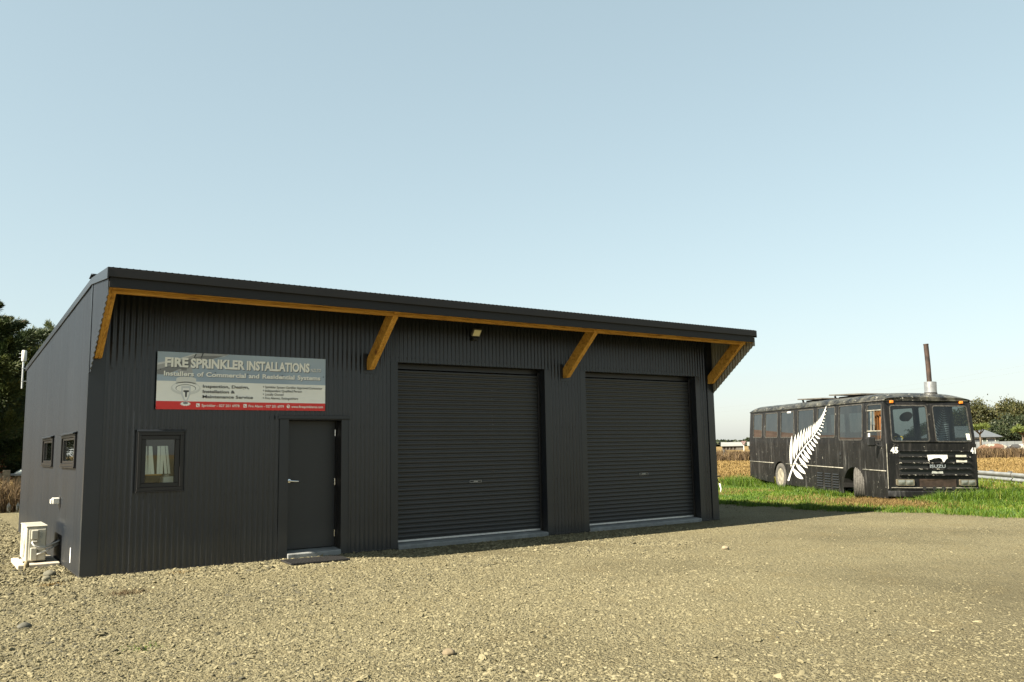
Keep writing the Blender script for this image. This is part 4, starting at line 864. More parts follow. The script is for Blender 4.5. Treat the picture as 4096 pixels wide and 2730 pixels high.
# wheels
def wheel(c, steer, face, tread=True):
    ca, sa = math.cos(steer), math.sin(steer); hx = Vector((face * ca, face * sa, 0)); a = Vector((-sa, ca, 0)) ; b = Vector((0, 0, 1)); bs = (a, b, hx)
    prof = [(0.27, -0.13), (0.36, -0.145), (0.42, -0.14), (0.452, -0.12)]
    for k in range(6):
        h = -0.11 + k * 0.044
        prof += [(0.455, h - 0.014), (0.455, h + 0.014), (0.444, h + 0.016), (0.444, h + 0.028)]
    prof += [(0.452, 0.135), (0.42, 0.15), (0.36, 0.150), (0.285, 0.135), (0.27, 0.12)]
    f = MB(); f.lathe(prof, c, n=44, basis=bs); w_ = empty_local('wheel', c); ty = f.build('tyre', TYRE, None, 0, 'auto')
    COL.objects.unlink(ty); link(ty, w_, False); ty.location = -Vector(c)
    f = MB()
    if face * 1 > 0: pass
    f.lathe([(0.283, 0.132), (0.27, 0.125), (0.255, 0.09), (0.24, 0.045), (0.16, 0.035), (0.13, 0.06), (0.12, 0.105), (0.09, 0.12), (0.0, 0.122)], c, n=30, basis=bs); r = f.build('rim', RIMM, None, 0, 'auto'); COL.objects.unlink(r); link(r, w_, False); r.location = -Vector(c)
    f = MB()
    for k in range(8):
        q = Vector(c) + a * 0.18 * math.cos(k * PI / 4) + b * 0.18 * math.sin(k * PI / 4); f.lathe([(0.016, 0.03), (0.016, 0.065), (0.008, 0.07)], q, n=6, basis=bs)
    nb = f.build('wheel_nuts', RIMM, None); COL.objects.unlink(nb); link(nb, w_, False); nb.location = -Vector(c)
    return w_
def empty_local(name, c):
    e = bpy.data.objects.new(name, None); COL.objects.link(e); e.parent = bus; e.location = c; WM[e] = WM[bus] @ Matrix.Translation(c); return e
wheel((T0 + 0.155, 7.10, 0.385), 0, -1); wheel((T0 + 0.13, 1.72, 0.41), R_(-32), -1)
wheel((T1 - 0.155, 7.10, 0.385), 0, 1); wheel((T1 - 0.19, 1.72, 0.41), R_(-30), 1)
# roof hatches and stove chimney
for s0, s1, zt, tl in ((4.55, 6.40, 2.925, 0.055), (2.05, 4.05, 2.925, 0.07)):
    f = MB(); nb = 5
    f.add([(0.35, s0, zt), (1.75, s0, zt + 0.01), (1.75, s1, zt + tl), (0.35, s1, zt + tl), (0.35, s0, zt + 0.035), (1.75, s0, zt + 0.045), (1.75, s1, zt + tl + 0.035), (0.35, s1, zt + tl + 0.035)], [(0, 3, 2, 1), (4, 5, 6, 7), (0, 1, 5, 4), (1, 2, 6, 5), (2, 3, 7, 6), (3, 0, 4, 7)])
    hh = L(f, 'roof_hatch', OLDW)
    f = MB(); f.box(0.5, 1.6, s0 + 0.1, s1 - 0.35, 2.84, zt + 0.012); L(f, 'hatch_frame', BLACKR, hh)
    f = MB(); f.tube([(0.45, s1 - 0.3, 2.80), (0.45, s1 - 0.2, zt + 0.04)], 0.03, 6); L(f, 'stay', BLACKR, hh)
cb = Vector((1.74, 0.85, 2.80))
f = MB(); f.lathe([(0.165, 0.0), (0.165, 0.12), (0.15, 0.125), (0.15, 0.0)], cb, n=22); ch = L(f, 'chimney', BLACKR, smooth='auto')
f = MB(); f.lathe([(0.158, 0.125), (0.158, 0.415), (0.150, 0.42), (0.14, 0.40), (0.08, 0.39)], cb, n=24); L(f, 'collar', GALV, ch, smooth='auto')
f = MB(); f.tube([cb + Vector((-0.02, 0, 0.38)), cb + Vector((-0.035, 0.0, 0.9)), cb + Vector((-0.065, 0.0, 1.44))], [0.064, 0.064, 0.064], 14); L(f, 'flue_pipe', RUST, ch, smooth='auto')
f = MB(); f.tube([cb + Vector((-0.065, 0, 1.44)), cb + Vector((-0.067, 0, 1.47))], 0.068, 14); L(f, 'flue_rim', RUST, ch, smooth='auto')
# things inside the bus
def in_bus(p): return tuple(WM[bus] @ Vector(p))
hat = empty('hanging_hat', in_bus((0.86, 0.55, 2.2))); tag(hat, 'dark brimmed hat hanging behind the left windscreen of the bus', 'hat')
hb = Vector((0.80, 0.5, 2.24)); tn = Vector((-0.62, -0.45, 0.64)).normalized(); a_ = tn.orthogonal().normalized(); b_ = tn.cross(a_)
bw = WM[bus].to_3x3()
def hatm(prof, name, mat):
    f = MB(); f.lathe(prof, in_bus(hb), n=24, basis=(bw @ a_, bw @ b_, bw @ tn)); return f.build(name, mat, hat, smooth='auto')
hatm([(0.09, 0.0), (0.17, 0.008), (0.17, 0.014), (0.09, 0.01)], 'brim', pbr('brown felt', (0.085, 0.06, 0.04), 0.9)); hatm([(0.095, 0.0), (0.09, -0.08), (0.065, -0.11), (0, -0.12)], 'crown', pbr('brown felt', (0.085, 0.06, 0.04), 0.9)); hatm([(0.0, 0.004), (0.075, 0.006), (0.08, 0.0)], 'lining', pbr('tan lining', (0.42, 0.26, 0.13), 0.8))
yl_ = empty('yellow_frame', in_bus((0.52, 0.35, 1.6))); tag(yl_, 'bright yellow bent tube frame on the bus dashboard', 'frame')
YEL = pbr('yellow paint', (0.80, 0.52, 0.02), 0.4)
def ytube(pts, r): f = MB(); f.tube([in_bus(p) for p in pts], r, 8); return f.build('tube', YEL, yl_, smooth=True)
ytube([(0.36, 0.30, 1.52), (0.33, 0.30, 1.62), (0.32, 0.30, 1.69), (0.36, 0.30, 1.715), (0.40, 0.30, 1.715)], 0.014); ytube([(0.50, 0.30, 1.71), (0.55, 0.30, 1.705), (0.57, 0.30, 1.68), (0.56, 0.30, 1.64)], 0.014)
f = MB(); f.add([in_bus(p) for p in ((0.42, 0.29, 1.54), (0.55, 0.29, 1.54), (0.55, 0.30, 1.68), (0.42, 0.30, 1.68))], [(0, 1, 2, 3)]); f.build('card', pbr('grey card', (0.45, 0.50, 0.50), 0.6), yl_)
#PART3

# ------------------------------------------------------------------ vegetation helpers
def in_poly(P, X, Y):
    P = np.asarray(P); ins = np.zeros(len(X), bool); j = len(P) - 1
    for i in range(len(P)):
        xi, yi = P[i]; xj, yj = P[j]
        c = ((yi > Y) != (yj > Y)) & (X < (xj - xi) * (Y - yi) / (yj - yi + 1e-12) + xi); ins ^= c; j = i
    return ins
def blades(P, h, wdt, bend, tone, name, mat, segs=2):
    """P (N,3) roots, h height array, each blade a bent tapering strip (quad + tip triangle)"""
    N = len(P); az = rng.uniform(0, 2 * PI, N); fa = rng.uniform(0, 2 * PI, N)
    dx, dy = np.cos(az), np.sin(az); wx, wy = np.cos(fa) * wdt / 2, np.sin(fa) * wdt / 2
    b = bend * h * rng.uniform(0.2, 1.0, N)
    m = P + np.stack([dx * b * 0.35, dy * b * 0.35, h * 0.6], 1); tp = P + np.stack([dx * b, dy * b, h * (1 - 0.25 * (b / np.maximum(h, 1e-3)) ** 2)], 1)
    wv = np.stack([wx, wy, np.zeros(N)], 1)
    V = np.stack([P - wv, P + wv, m + wv * 0.75, m - wv * 0.75, tp], 1).reshape(-1, 3)
    o = np.arange(N)[:, None] * 5
    F = np.concatenate([o + np.array([0, 1, 2]), o + np.array([0, 2, 3]), o + np.array([3, 2, 4])])
    T = np.repeat(np.clip(tone, 0, 1), 5)
    return np_mesh(name, V, F, mat, T)
GREEN = tone_mat('green grass', [(0.0, (0.025, 0.055, 0.005)), (0.4, (0.062, 0.120, 0.008)), (0.7, (0.115, 0.160, 0.014)), (1.0, (0.19, 0.160, 0.045))], 0.55, 0.3)
STRAW = tone_mat('dry grass', [(0.0, (0.085, 0.050, 0.017)), (0.4, (0.160, 0.105, 0.034)), (0.75, (0.235, 0.165, 0.058)), (1.0, (0.09, 0.09, 0.022))], 0.7, 0.25)
BROWN = tone_mat('brown weeds', [(0.0, (0.035, 0.022, 0.012)), (0.5, (0.085, 0.055, 0.025)), (1.0, (0.16, 0.11, 0.05))], 0.8, 0.15)
u_b = Vector((0.50288, 0.86435)); v_b = Vector((0.86435, -0.50288)); Cb = Vector((20.655, 12.559))
def bus_local(X, Y): return (X - Cb.x) * v_b.x + (Y - Cb.y) * v_b.y, (X - Cb.x) * u_b.x + (Y - Cb.y) * u_b.y
LAWN = [(24, -6), (24.5, 6), (26.5, 9), (28, 13), (28.6, 17), (27.2, 22), (25.5, 25), (21, 30), (13.5, 28)] + [(x + 0.02, y) for x, y in EJ[::-1] if y > -6]
def sample(n, x0, x1, y0, y1): return rng.uniform(x0, x1, n), rng.uniform(y0, y1, n)
def fbm(X, Y, s, seed=0):
    r = np.random.default_rng(seed); out = 0
    for k in range(6):
        a = r.uniform(0, 2 * PI, 3); f_ = s * (1.0 + 0.7 * k); out = out + np.sin(X * f_ * math.cos(a[0]) + Y * f_ * math.sin(a[0]) + a[1]) / (1 + 0.35 * k)
    return out / 3.2
# short lawn
X, Y = sample(190000, 13.5, 29, 3, 30); k = in_poly(LAWN, X, Y); X, Y = X[k], Y[k]
t_, s_ = bus_local(X, Y); inbus = (t_ > 0.3) & (t_ < 2.2) & (s_ > 0.3) & (s_ < 9.6); X, Y = X[~inbus], Y[~inbus]
n_ = len(X); nz = fbm(X, Y, 1.1, 3); h = rng.uniform(0.03, 0.075, n_) * (1 + 0.3 * nz)
blades(np.stack([X, Y, np.full(n_, -0.012)], 1), h, rng.uniform(0.010, 0.018, n_), 0.7, 0.47 + 0.26 * nz + 0.14 * fbm(X, Y, 3.5, 41) + rng.normal(0, 0.15, n_), 'lawn_grass', GREEN)
tag(bpy.data.objects['lawn_grass'], 'short bright green grass of the lawn around the bus', 'grass', kind='stuff')
X, Y = sample(60000, 13.5, 29, 3, 30); k = in_poly(LAWN, X, Y) & (fbm(X, Y, 0.9, 51) + 0.4 * fbm(X, Y, 3.1, 52) > 0.28); X, Y = X[k], Y[k]; t_, s_ = bus_local(X, Y); kk = ~((t_ > 0.1) & (t_ < 2.3) & (s_ > 0.1) & (s_ < 9.8)); X, Y = X[kk], Y[kk]; n_ = len(X)
blades(np.stack([X, Y, np.full(n_, -0.012)], 1), rng.uniform(0.04, 0.13, n_), rng.uniform(0.007, 0.013, n_), 0.9, 0.5 + rng.normal(0, 0.2, n_), 'dry_stalks', STRAW)
tag(bpy.data.objects['dry_stalks'], 'scattered dry straw stalks among the green lawn grass', 'grass', kind='stuff')
# longer tussocks: round the bus, along the gravel edge in front of it, at the lawn's far side
def tuft_pts(cent, per, spread):
    c = np.repeat(np.asarray(cent), per, axis=0); return c + rng.normal(0, spread, c.shape)
VJ = [q for q in EJ if 3 < q[1] < 18]; cent = []; hh = []
for _ in range(420):       # in front of the bumper
    t = rng.uniform(0.2, 3.6); s = rng.uniform(-2.3, -0.12); p = Cb + v_b * t + u_b * s
    cent.append((p.x, p.y)); hh.append(rng.uniform(0.07, 0.20) * (1.15 - 0.25 * abs(s)))
for _ in range(130):
    t = rng.uniform(0.8, 2.7); s = rng.uniform(-0.75, -0.15); p = Cb + v_b * t + u_b * s; cent.append((p.x, p.y)); hh.append(rng.uniform(0.12, 0.30))
for _ in range(46):
    t = rng.uniform(0.9, 3.0); s = rng.uniform(-1.1, -0.35); p = Cb + v_b * t + u_b * s; cent.append((p.x, p.y)); hh.append(rng.uniform(0.26, 0.46))
for _ in range(150):
    t = rng.uniform(-0.35, 0.1); s = rng.uniform(2.4, 9.5); p = Cb + v_b * t + u_b * s; cent.append((p.x, p.y)); hh.append(rng.uniform(0.10, 0.26))
for _ in range(260):
    t = rng.uniform(2.4, 6.5); s = rng.uniform(-1.5, 3.5); p = Cb + v_b * t + u_b * s; cent.append((p.x, p.y)); hh.append(rng.uniform(0.12, 0.28))
for _ in range(420):       # ragged verge along the gravel
    q = VJ[rng.integers(0, len(VJ))]; cent.append((q[0] + rng.normal(0.10, 0.24), q[1] + rng.uniform(-0.2, 0.2))); hh.append(rng.uniform(0.05, 0.18))
for _ in range(70):       # rear corner clump
    t = rng.uniform(-0.9, 0.6); s = rng.uniform(8.8, 10.8); p = Cb + v_b * t + u_b * s; cent.append((p.x, p.y)); hh.append(rng.uniform(0.25, 0.5))
cent = np.array(cent); hh = np.array(hh); per = 34
P2 = tuft_pts(cent, per, 0.085); n_ = len(P2); h = np.repeat(hh, per) * rng.uniform(0.5, 1.15, n_)
ins = in_poly([(x - 0.45, y) for x, y in LAWN], P2[:, 0], P2[:, 1])
P2, h = P2[ins], h[ins]; n_ = len(P2)
blades(np.column_stack([P2, np.full(n_, -0.012)]), h, rng.uniform(0.008, 0.015, n_), 1.0, 0.38 + rng.normal(0, 0.2, n_), 'long_grass', GREEN)
tag(bpy.data.objects['long_grass'], 'long green grass tufts around the front of the bus', 'grass', kind='stuff')
# dead grass patch at the front wheel
cent = []
for _ in range(300):
    t = rng.normal(-0.35, 0.65); s = rng.normal(-0.35, 0.75); p = Cb + v_b * t + u_b * s; cent.append((p.x, p.y))
P2 = tuft_pts(cent, 26, 0.10); ins = in_poly([(x + 0.1, y) for x, y in LAWN], P2[:, 0], P2[:, 1]); P2 = P2[ins]; n_ = len(P2)
blades(np.column_stack([P2, np.full(n_, -0.012)]), rng.uniform(0.04, 0.15, n_), rng.uniform(0.008, 0.014, n_), 1.1, 0.35 + rng.normal(0, 0.22, n_), 'dead_grass', STRAW)
tag(bpy.data.objects['dead_grass'], 'dead straw coloured grass by the front wheel of the bus', 'grass', kind='stuff')
# tall margin between lawn and field
X, Y = sample(90000, 20, 36, 8, 40); d1 = in_poly(LAWN, X, Y); out = ~d1 & (X > 24.2)
X, Y = X[out], Y[out]; r_ = np.hypot(X, Y); k = (r_ < 37 + 2 * fbm(X, Y, 0.5, 5)) & (X * 0.55 + 10 > -99); X, Y = X[k], Y[k]; n_ = len(X)
tn_ = np.clip((r_[k] - 29) / 8, 0, 1); h = rng.uniform(0.10, 0.34, n_) * (1 + 0.35 * fbm(X, Y, 0.9, 8)); t0 = 0.50 + 0.28 * tn_ + rng.normal(0, 0.18, n_)
blades(np.column_stack([X, Y, np.full(n_, -0.04)]), h, rng.uniform(0.014, 0.026, n_), 0.8, t0, 'margin_grass', GREEN)
tag(bpy.data.objects['margin_grass'], 'tall yellowing grass between the lawn and the dry field', 'grass', kind='stuff')
# dry field, density falling with distance
ang = rng.uniform(R_(22), R_(80), 150000); rr_ = 31 + (62) * rng.uniform(0, 1, 150000) ** 1.5; X, Y = rr_ * np.sin(ang), rr_ * np.cos(ang)
k = ~in_poly(LAWN, X, Y) & (X > 20.5); X, Y, rr_ = X[k], Y[k], rr_[k]; n_ = len(X)
h = rng.uniform(0.05, 0.15, n_) * (1 + 0.35 * fbm(X, Y, 0.4, 9)); nz = fbm(X, Y, 0.16, 11)
blades(np.column_stack([X, Y, np.full(n_, -0.04)]), h, 0.010 + 0.0010 * rr_ * rng.uniform(0.6, 1.1, n_), 0.8, 0.52 + 0.16 * nz + rng.normal(0, 0.06, n_), 'dry_grass', STRAW)
tag(bpy.data.objects['dry_grass'], 'golden dry grass covering the field behind the bus', 'grass', kind='stuff')
# brown weed belt at the far side of the field
ang = rng.uniform(R_(24), R_(82), 42000); rr_ = rng.uniform(82, 97, 42000); X, Y = rr_ * np.sin(ang), rr_ * np.cos(ang); n_ = len(X)
h = rng.uniform(0.45, 1.0, n_) * (1 + 0.25 * fbm(X, Y, 0.35, 14))
blades(np.column_stack([X, Y, np.full(n_, -0.04)]), h, rng.uniform(0.06, 0.13, n_), 0.6, 0.45 + 0.2 * fbm(X, Y, 0.2, 15) + rng.normal(0, 0.2, n_), 'weed_belt', BROWN)
tag(bpy.data.objects['weed_belt'], 'belt of tall brown weeds at the far edge of the field', 'weeds', kind='stuff')

# ------------------------------------------------------------------ trees
def crown_mesh(name, P, D, size, asp, tone, mat, parent):
    """leaf sprays: P centres, D growth directions (N,3), size array; each spray is a narrow bent diamond"""
    N = len(P); D = D / np.linalg.norm(D, axis=1, keepdims=True); rv = rng.normal(size=(N, 3)); S = np.cross(D, rv); S /= np.linalg.norm(S, axis=1, keepdims=True) + 1e-9
    L_ = size[:, None]; W2 = L_ * asp
    V = np.stack([P - D * L_ * 0.5, P + S * W2 + D * L_ * 0.05, P + D * L_ * 0.55, P - S * W2], 1).reshape(-1, 3)
    o = np.arange(N)[:, None] * 4; F = np.concatenate([o + np.array([0, 1, 2]), o + np.array([0, 2, 3])])
    return np_mesh(name, V, F, mat, np.repeat(np.clip(tone, 0, 1), 4), parent)
CYP = tone_mat('cypress foliage', [(0.0, (0.014, 0.025, 0.010)), (0.5, (0.030, 0.047, 0.014)), (0.8, (0.078, 0.090, 0.022)), (1.0, (0.14, 0.12, 0.033))], 0.6, 0.15)
GUM = tone_mat('gum foliage', [(0.0, (0.014, 0.020, 0.008)), (0.5, (0.044, 0.047, 0.014)), (0.85, (0.085, 0.080, 0.026)), (1.0, (0.11, 0.095, 0.04))], 0.6, 0.2)
DKG = tone_mat('dark evergreen foliage', [(0.0, (0.008, 0.013, 0.006)), (0.6, (0.020, 0.030, 0.010)), (1.0, (0.05, 0.055, 0.02))], 0.6, 0.15)
CAB = tone_mat('cabbage tree leaf', [(0.0, (0.05, 0.075, 0.018)), (0.6, (0.11, 0.14, 0.03)), (1.0, (0.18, 0.19, 0.06))], 0.5, 0.25)
BARK = pbr('bark', (0.10, 0.075, 0.05), 0.9, 0, 0.4, 8, 0.5, 30)
def lobes_tree(name, label, loc, lobes, n, leaf, mat, trunk, cat='tree', group=None, upness=0.35, asp=0.3, branch=True):
    """lobes: (dx, dy, dz, rx, ry, rz)"""
    t = empty(name, loc); tag(t, label, cat, group); lx, ly, lz = loc
    vol = np.array([l[3] * l[4] * l[5] for l in lobes]) ** 0.67; cnt = (vol / vol.sum() * n).astype(int)
    Ps, Ds, Ts, Ss = [], [], [], []
    for l, c_ in zip(lobes, cnt):
        # twigs: clump centres through the lobe's shell, leaves around each
        nc = max(6, c_ // 45); d = rng.normal(size=(nc, 3)); d /= np.linalg.norm(d, axis=1, keepdims=True); rad = rng.uniform(0.45, 1.08, (nc, 1)) ** 0.6
        cc = d * rad * np.array(l[3:6]) + np.array(l[0:3]); idx = rng.integers(0, nc, c_)
        sc = min(l[3:6]) * 0.17 + leaf * 0.8
        p = cc[idx] + rng.normal(0, 1, (c_, 3)) * sc * np.array([1, 1, 0.65]); Ps.append(p)
        Ds.append(d[idx] * 0.8 + rng.normal(0, 0.45, (c_, 3)) + np.array([0, 0, upness])); Ts.append(0.5 + rng.normal(0, 0.17, c_) + rng.normal(0, 0.12, nc)[idx]); Ss.append(rng.uniform(0.6, 1.3, c_) * leaf)
    P = np.concatenate(Ps) + np.array(loc); k = P[:, 2] > 0.15
    crown_mesh('crown', P[k], np.concatenate(Ds)[k], np.concatenate(Ss)[k], asp, np.concatenate(Ts)[k], mat, t)
    f = MB(); h0 = trunk[1]; f.tube([(lx, ly, lz - 0.1), (lx + 0.1 * trunk[0], ly, lz + h0 * 0.4), (lx - 0.2 * trunk[0], ly, lz + h0 * 0.75), (lx, ly, lz + h0)], [trunk[0], trunk[0] * 0.8, trunk[0] * 0.6, trunk[0] * 0.35], 10); f.build('trunk', BARK, t, smooth=True)
    if branch:
        for l in lobes:
            f = MB(); a = (lx, ly, lz + h0 * rng.uniform(0.35, 0.8)); b = (lx + l[0], ly + l[1], lz + l[2]); m_ = tuple((p + q) / 2 + rng.uniform(-0.2, 0.2) for p, q in zip(a, b)); f.tube([a, m_, b], [trunk[0] * 0.42, trunk[0] * 0.3, trunk[0] * 0.12], 6); f.build('branch', BARK, t, smooth=True)
    return t
# left: wind-combed cypresses behind the shed corner; foliage as feathery sprays
def cypress(name, label, loc, H, R, n, seed, lean):
    r = np.random.default_rng(seed); t = empty(name, loc); tag(t, label, 'tree', 'cypress trees behind the shed'); lx, ly, lz = loc
    nl = 46; Ps, Ds, Ts, Ss = [], [], [], []; f = MB()
    f.tube([(lx, ly, -0.1), (lx + 0.1, ly, H * 0.35), (lx + 0.1 + lean * 0.3, ly, H * 0.7), (lx + lean * 0.5, ly, H * 0.95)], [0.34, 0.27, 0.15, 0.03], 10); f.build('trunk', BARK, t, smooth=True)
    f = MB(); bl = []
    for i in range(nl):
        z = H * (0.10 + 0.86 * (i + 0.5) / nl); a = i * 2.4 + r.uniform(-0.4, 0.4); w_ = R * (1.0 - 0.75 * ((z / H) ** 1.8)) * r.uniform(0.7, 1.1)
        if z < 0.35 * H: w_ *= 0.9
        q0 = Vector((lx + lean * 0.5 * z / H, ly, z)); q1 = q0 + Vector((math.cos(a) * w_ * 0.55, math.sin(a) * w_ * 0.55, 0.10 * w_)); q2 = q0 + Vector((math.cos(a) * w_ + lean * 0.25, math.sin(a) * w_, 0.42 * w_ * (0.4 + z / H)))
        f.tube([q0, q1, q2], [0.07, 0.045, 0.012], 5, False); bl.append((q0, q1, q2, w_))
    tag(f.build('branches', BARK, t, smooth=True), kind='stuff')
    per = n // nl
    for q0, q1, q2, w_ in bl:
        # plumes along the branch; each plume is a cone of sprays
        npl = 9; uu = r.uniform(0.25, 1.0, npl); rep = per // npl
        for u_ in uu:
            c_ = (q0.lerp(q1, u_ * 2) if u_ < 0.5 else q1.lerp(q2, u_ * 2 - 1)); dirn = (q2 - q1).normalized(); pd = Vector((dirn.x + r.normal(0, 0.35) + lean * 0.1, dirn.y + r.normal(0, 0.35), dirn.z * 0.8 + 0.30 + r.normal(0, 0.2))).normalized(); ln = w_ * r.uniform(0.30, 0.5)
            g_ = r.uniform(0, 1, rep); rad = 0.24 * ln * (1.05 - g_) ** 0.7
            off = r.normal(0, 1, (rep, 3)) * rad[:, None]; p = np.array(c_) + np.outer(g_ * ln, np.array(pd)) + off
            Ps.append(p); Ds.append(np.array(pd) + off / (rad[:, None] + 1e-3) * 0.38); Ts.append(np.full(rep, 0.42 + r.normal(0, 0.16)) + r.normal(0, 0.10, rep) + 0.15 * g_); Ss.append(r.uniform(0.07, 0.19, rep))
    crown_mesh('crown', np.concatenate(Ps), np.concatenate(Ds), np.concatenate(Ss), 0.095, np.concatenate(Ts), CYP, t)
    return t
cypress('cypress_tree', 'tall dark cypress at the left edge behind the shed', (0.9, 34.0, 0), 6.75, 2.6, 260000, 1, 0.9)
cypress('cypress_tree', 'cypress whose top shows just above the sloping shed roof edge', (4.3, 38.5, 0), 6.9, 2.5, 90000, 2, 0.5)
cypress('cypress_tree', 'dark cypress further back behind the tall cypress at the left', (2.0, 41.0, 0), 6.6, 3.4, 110000, 3, 0.3)
cypress('cypress_tree', 'high cypress bough reaching in at the far left edge', (-2.7, 33.2, 0), 7.2, 2.7, 110000, 4, 0.6)
# right: gum trees and evergreens round the house
def rnd_lobes(H, R, n, seed, base_=0.3):
    r = np.random.default_rng(seed); out = []
    for i in range(n):
        z = H * r.uniform(base_ + 0.1, 0.86); a = r.uniform(0, 2 * PI); d = R * r.uniform(0.1, 0.72) * (1.1 - 0.55 * z / H); q = R * r.uniform(0.28, 0.48)
        out.append((d * math.cos(a), d * math.sin(a), z, q, q, q * r.uniform(0.65, 0.95)))
    out.append((0, 0, H * 0.84, R * 0.34, R * 0.34, R * 0.30)); return out
def polar(px, dist, z=0.0):
    d = RW.transposed() @ Vector((px - 2048, 1760 - 1365, 3357)); k = dist / math.hypot(d.x, d.y); return (d.x * k, d.y * k, z)
TR = [(3868, 236, 11.0, 5.2, GUM, 'olive gum tree just right of the bus roof above the house'), (3925, 232, 12.2, 6.0, GUM, 'broad olive gum tree directly behind the grey house roof'), (3985, 240, 11.2, 5.5, GUM, 'olive gum tree left of the tallest gum crown'), (4046, 236, 13.6, 5.6, GUM, 'tallest olive gum tree near the right edge'),
      (4100, 228, 11.2, 5.5, GUM, 'olive gum tree cut by the right edge of the picture'), (4020, 205, 7.2, 4.6, DKG, 'dark evergreen tree right of the house'), (4072, 200, 6.8, 4.6, DKG, 'dark evergreen tree between the house and the right cabbage tree'), (4130, 206, 8.0, 5.0, DKG, 'dark evergreen tree at the right edge behind the cabbage tree'), (3800, 240, 7.5, 5.5, GUM, 'gum tree seen through the right bus windscreen'), (3745, 246, 6.2, 5.0, DKG, 'dark tree seen through the bus windscreen centre'), (3680, 250, 5.6, 5.0, DKG, 'broad dark tree seen through the left bus windscreen')]
for i, (px, ds, H, R, m_, lb) in enumerate(TR):
    lobes_tree('gum_tree' if m_ is GUM else 'evergreen_tree', lb, polar(px, ds, -0.04), rnd_lobes(H * 0.84, R, 13, 30 + i, 0.22 if m_ is GUM else 0.08), 8500, 0.42, m_, (0.32, H * 0.72), group='trees round the far house', asp=0.34)
# two cabbage trees in front of the house and evergreen
for px, ds, H, lb, sd in ((3921, 150, 4.1, 'cabbage tree with one round head in front of the grey house', 1), (4092, 146, 3.7, 'cabbage tree with a shaggy trunk at the right edge', 2)):
    loc = polar(px, ds, -0.04); t = empty('cabbage_tree', loc); tag(t, lb, 'tree', 'cabbage trees'); r = np.random.default_rng(sd)
    f = MB(); f.tube([loc, (loc[0] + 0.1, loc[1], H * 0.35), (loc[0], loc[1], H * 0.62)], [0.20, 0.15, 0.12], 8); f.build('trunk', BARK, t, smooth=True)
    Ps, Ds = [], []
    for k in range(6):
        a = k * PI / 3 + r.uniform(-0.3, 0.3); e = Vector((loc[0] + math.cos(a) * 0.85, loc[1] + math.sin(a) * 0.85, H * r.uniform(0.72, 0.86))); f = MB(); f.tube([(loc[0], loc[1], H * 0.58), ((loc[0] + e.x) / 2, (loc[1] + e.y) / 2, H * 0.68), e], [0.10, 0.08, 0.06], 6); f.build('branch', BARK, t, smooth=True)
        d = r.normal(size=(170, 3)); d /= np.linalg.norm(d, axis=1, keepdims=True); d[:, 2] = np.abs(d[:, 2]) * 1.1 - 0.35; Ps.append(np.array(e) + d * 0.42); Ds.append(d)
    P = np.concatenate(Ps); crown_mesh('crown', P, np.concatenate(Ds), rng.uniform(0.7, 1.05, len(P)), 0.055, 0.5 + rng.normal(0, 0.2, len(P)), CAB, t)
# far tree line on the horizon (reads as one mass)
ang = rng.uniform(R_(18), R_(85), 26000); rr_ = rng.uniform(560, 640, 26000); hz = (2.2 + 3.4 * np.abs(fbm(ang * 60, ang * 17, 1.0, 21)) + 4.5 * np.clip(fbm(ang * 9, ang, 1.0, 22), 0, 1)) * rng.uniform(0, 1, 26000) ** 0.7
P = np.column_stack([rr_ * np.sin(ang), rr_ * np.cos(ang), hz]); crown_mesh('far_tree_line', P, rng.normal(size=P.shape) + np.array([0, 0, 0.5]), rng.uniform(2.0, 4.5, len(P)), 0.5, 0.5 + rng.normal(0, 0.18, len(P)), DKG, None)
tag(bpy.data.objects['far_tree_line'], 'low dark tree line along the far horizon', 'trees', kind='stuff')

# ------------------------------------------------------------------ house, wall, cows, guard rail, give way sign, far sheds, wires
def frame_at(px, dist, yaw=0.0):
    loc = polar(px, dist, -0.04); return loc, -math.atan2(loc[0], loc[1]) + yaw
def lb_build(mb, name, mat, parent, **k): return mb.build(name, mat, parent, world=False, **k)
ROOFG = pbr('grey house roof', (0.075, 0.083, 0.09), 0.5, 0, 0.1, 2); GWALL = pbr('green house wall', (0.04, 0.055, 0.042), 0.8, 0, 0.15, 2); PANE = pbr('dark window pane', (0.03, 0.035, 0.04), 0.1)
loc, yaw = frame_at(3912, 190, 0.12); ho = empty('house', loc, (0, 0, yaw)); tag(ho, 'low green house with a grey hipped roof beyond the field', 'house')
lb_build(MB().box(-9.5, 3.6, 0, 8, 0, 2.15), 'wall', GWALL, ho)
f = MB(); f.add([(-10.1, -0.6, 2.14), (4.2, -0.6, 2.14), (4.2, 8.6, 2.14), (-10.1, 8.6, 2.14), (-5.6, 4, 4.35), (0.0, 4, 4.35), (-10.1, -0.6, 2.02), (4.2, -0.6, 2.02), (4.2, 8.6, 2.02), (-10.1, 8.6, 2.02)], [(0, 1, 5, 4), (1, 2, 5), (2, 3, 4, 5), (3, 0, 4), (6, 7, 1, 0), (7, 8, 2, 1), (8, 9, 3, 2), (9, 6, 0, 3), (6, 9, 8, 7)]); lb_build(f, 'roof', ROOFG, ho)
for x0, x1 in ((-8.4, -6.6), (-4.6, -2.6), (-0.6, 0.8), (1.5, 3.0)):
    wv = lb_build(MB().box(x0, x1, -0.05, -0.005, 0.75, 1.85), 'window', WHITE, ho); lb_build(MB().box(x0 + 0.08, x1 - 0.08, -0.08, -0.051, 0.83, 1.77), 'pane', PANE, wv)
GREYW = pbr('grey concrete wall', (0.105, 0.115, 0.117), 0.8, 0, 0.12, 0.5)
a, b = polar(3820, 160), polar(4260, 150); dv = (Vector(b) - Vector(a)); L_ = dv.length; wl_ = empty('boundary_wall', a, (0, 0, math.atan2(dv.y, dv.x))); tag(wl_, 'long pale grey boundary wall below the house', 'wall')
npn = 14
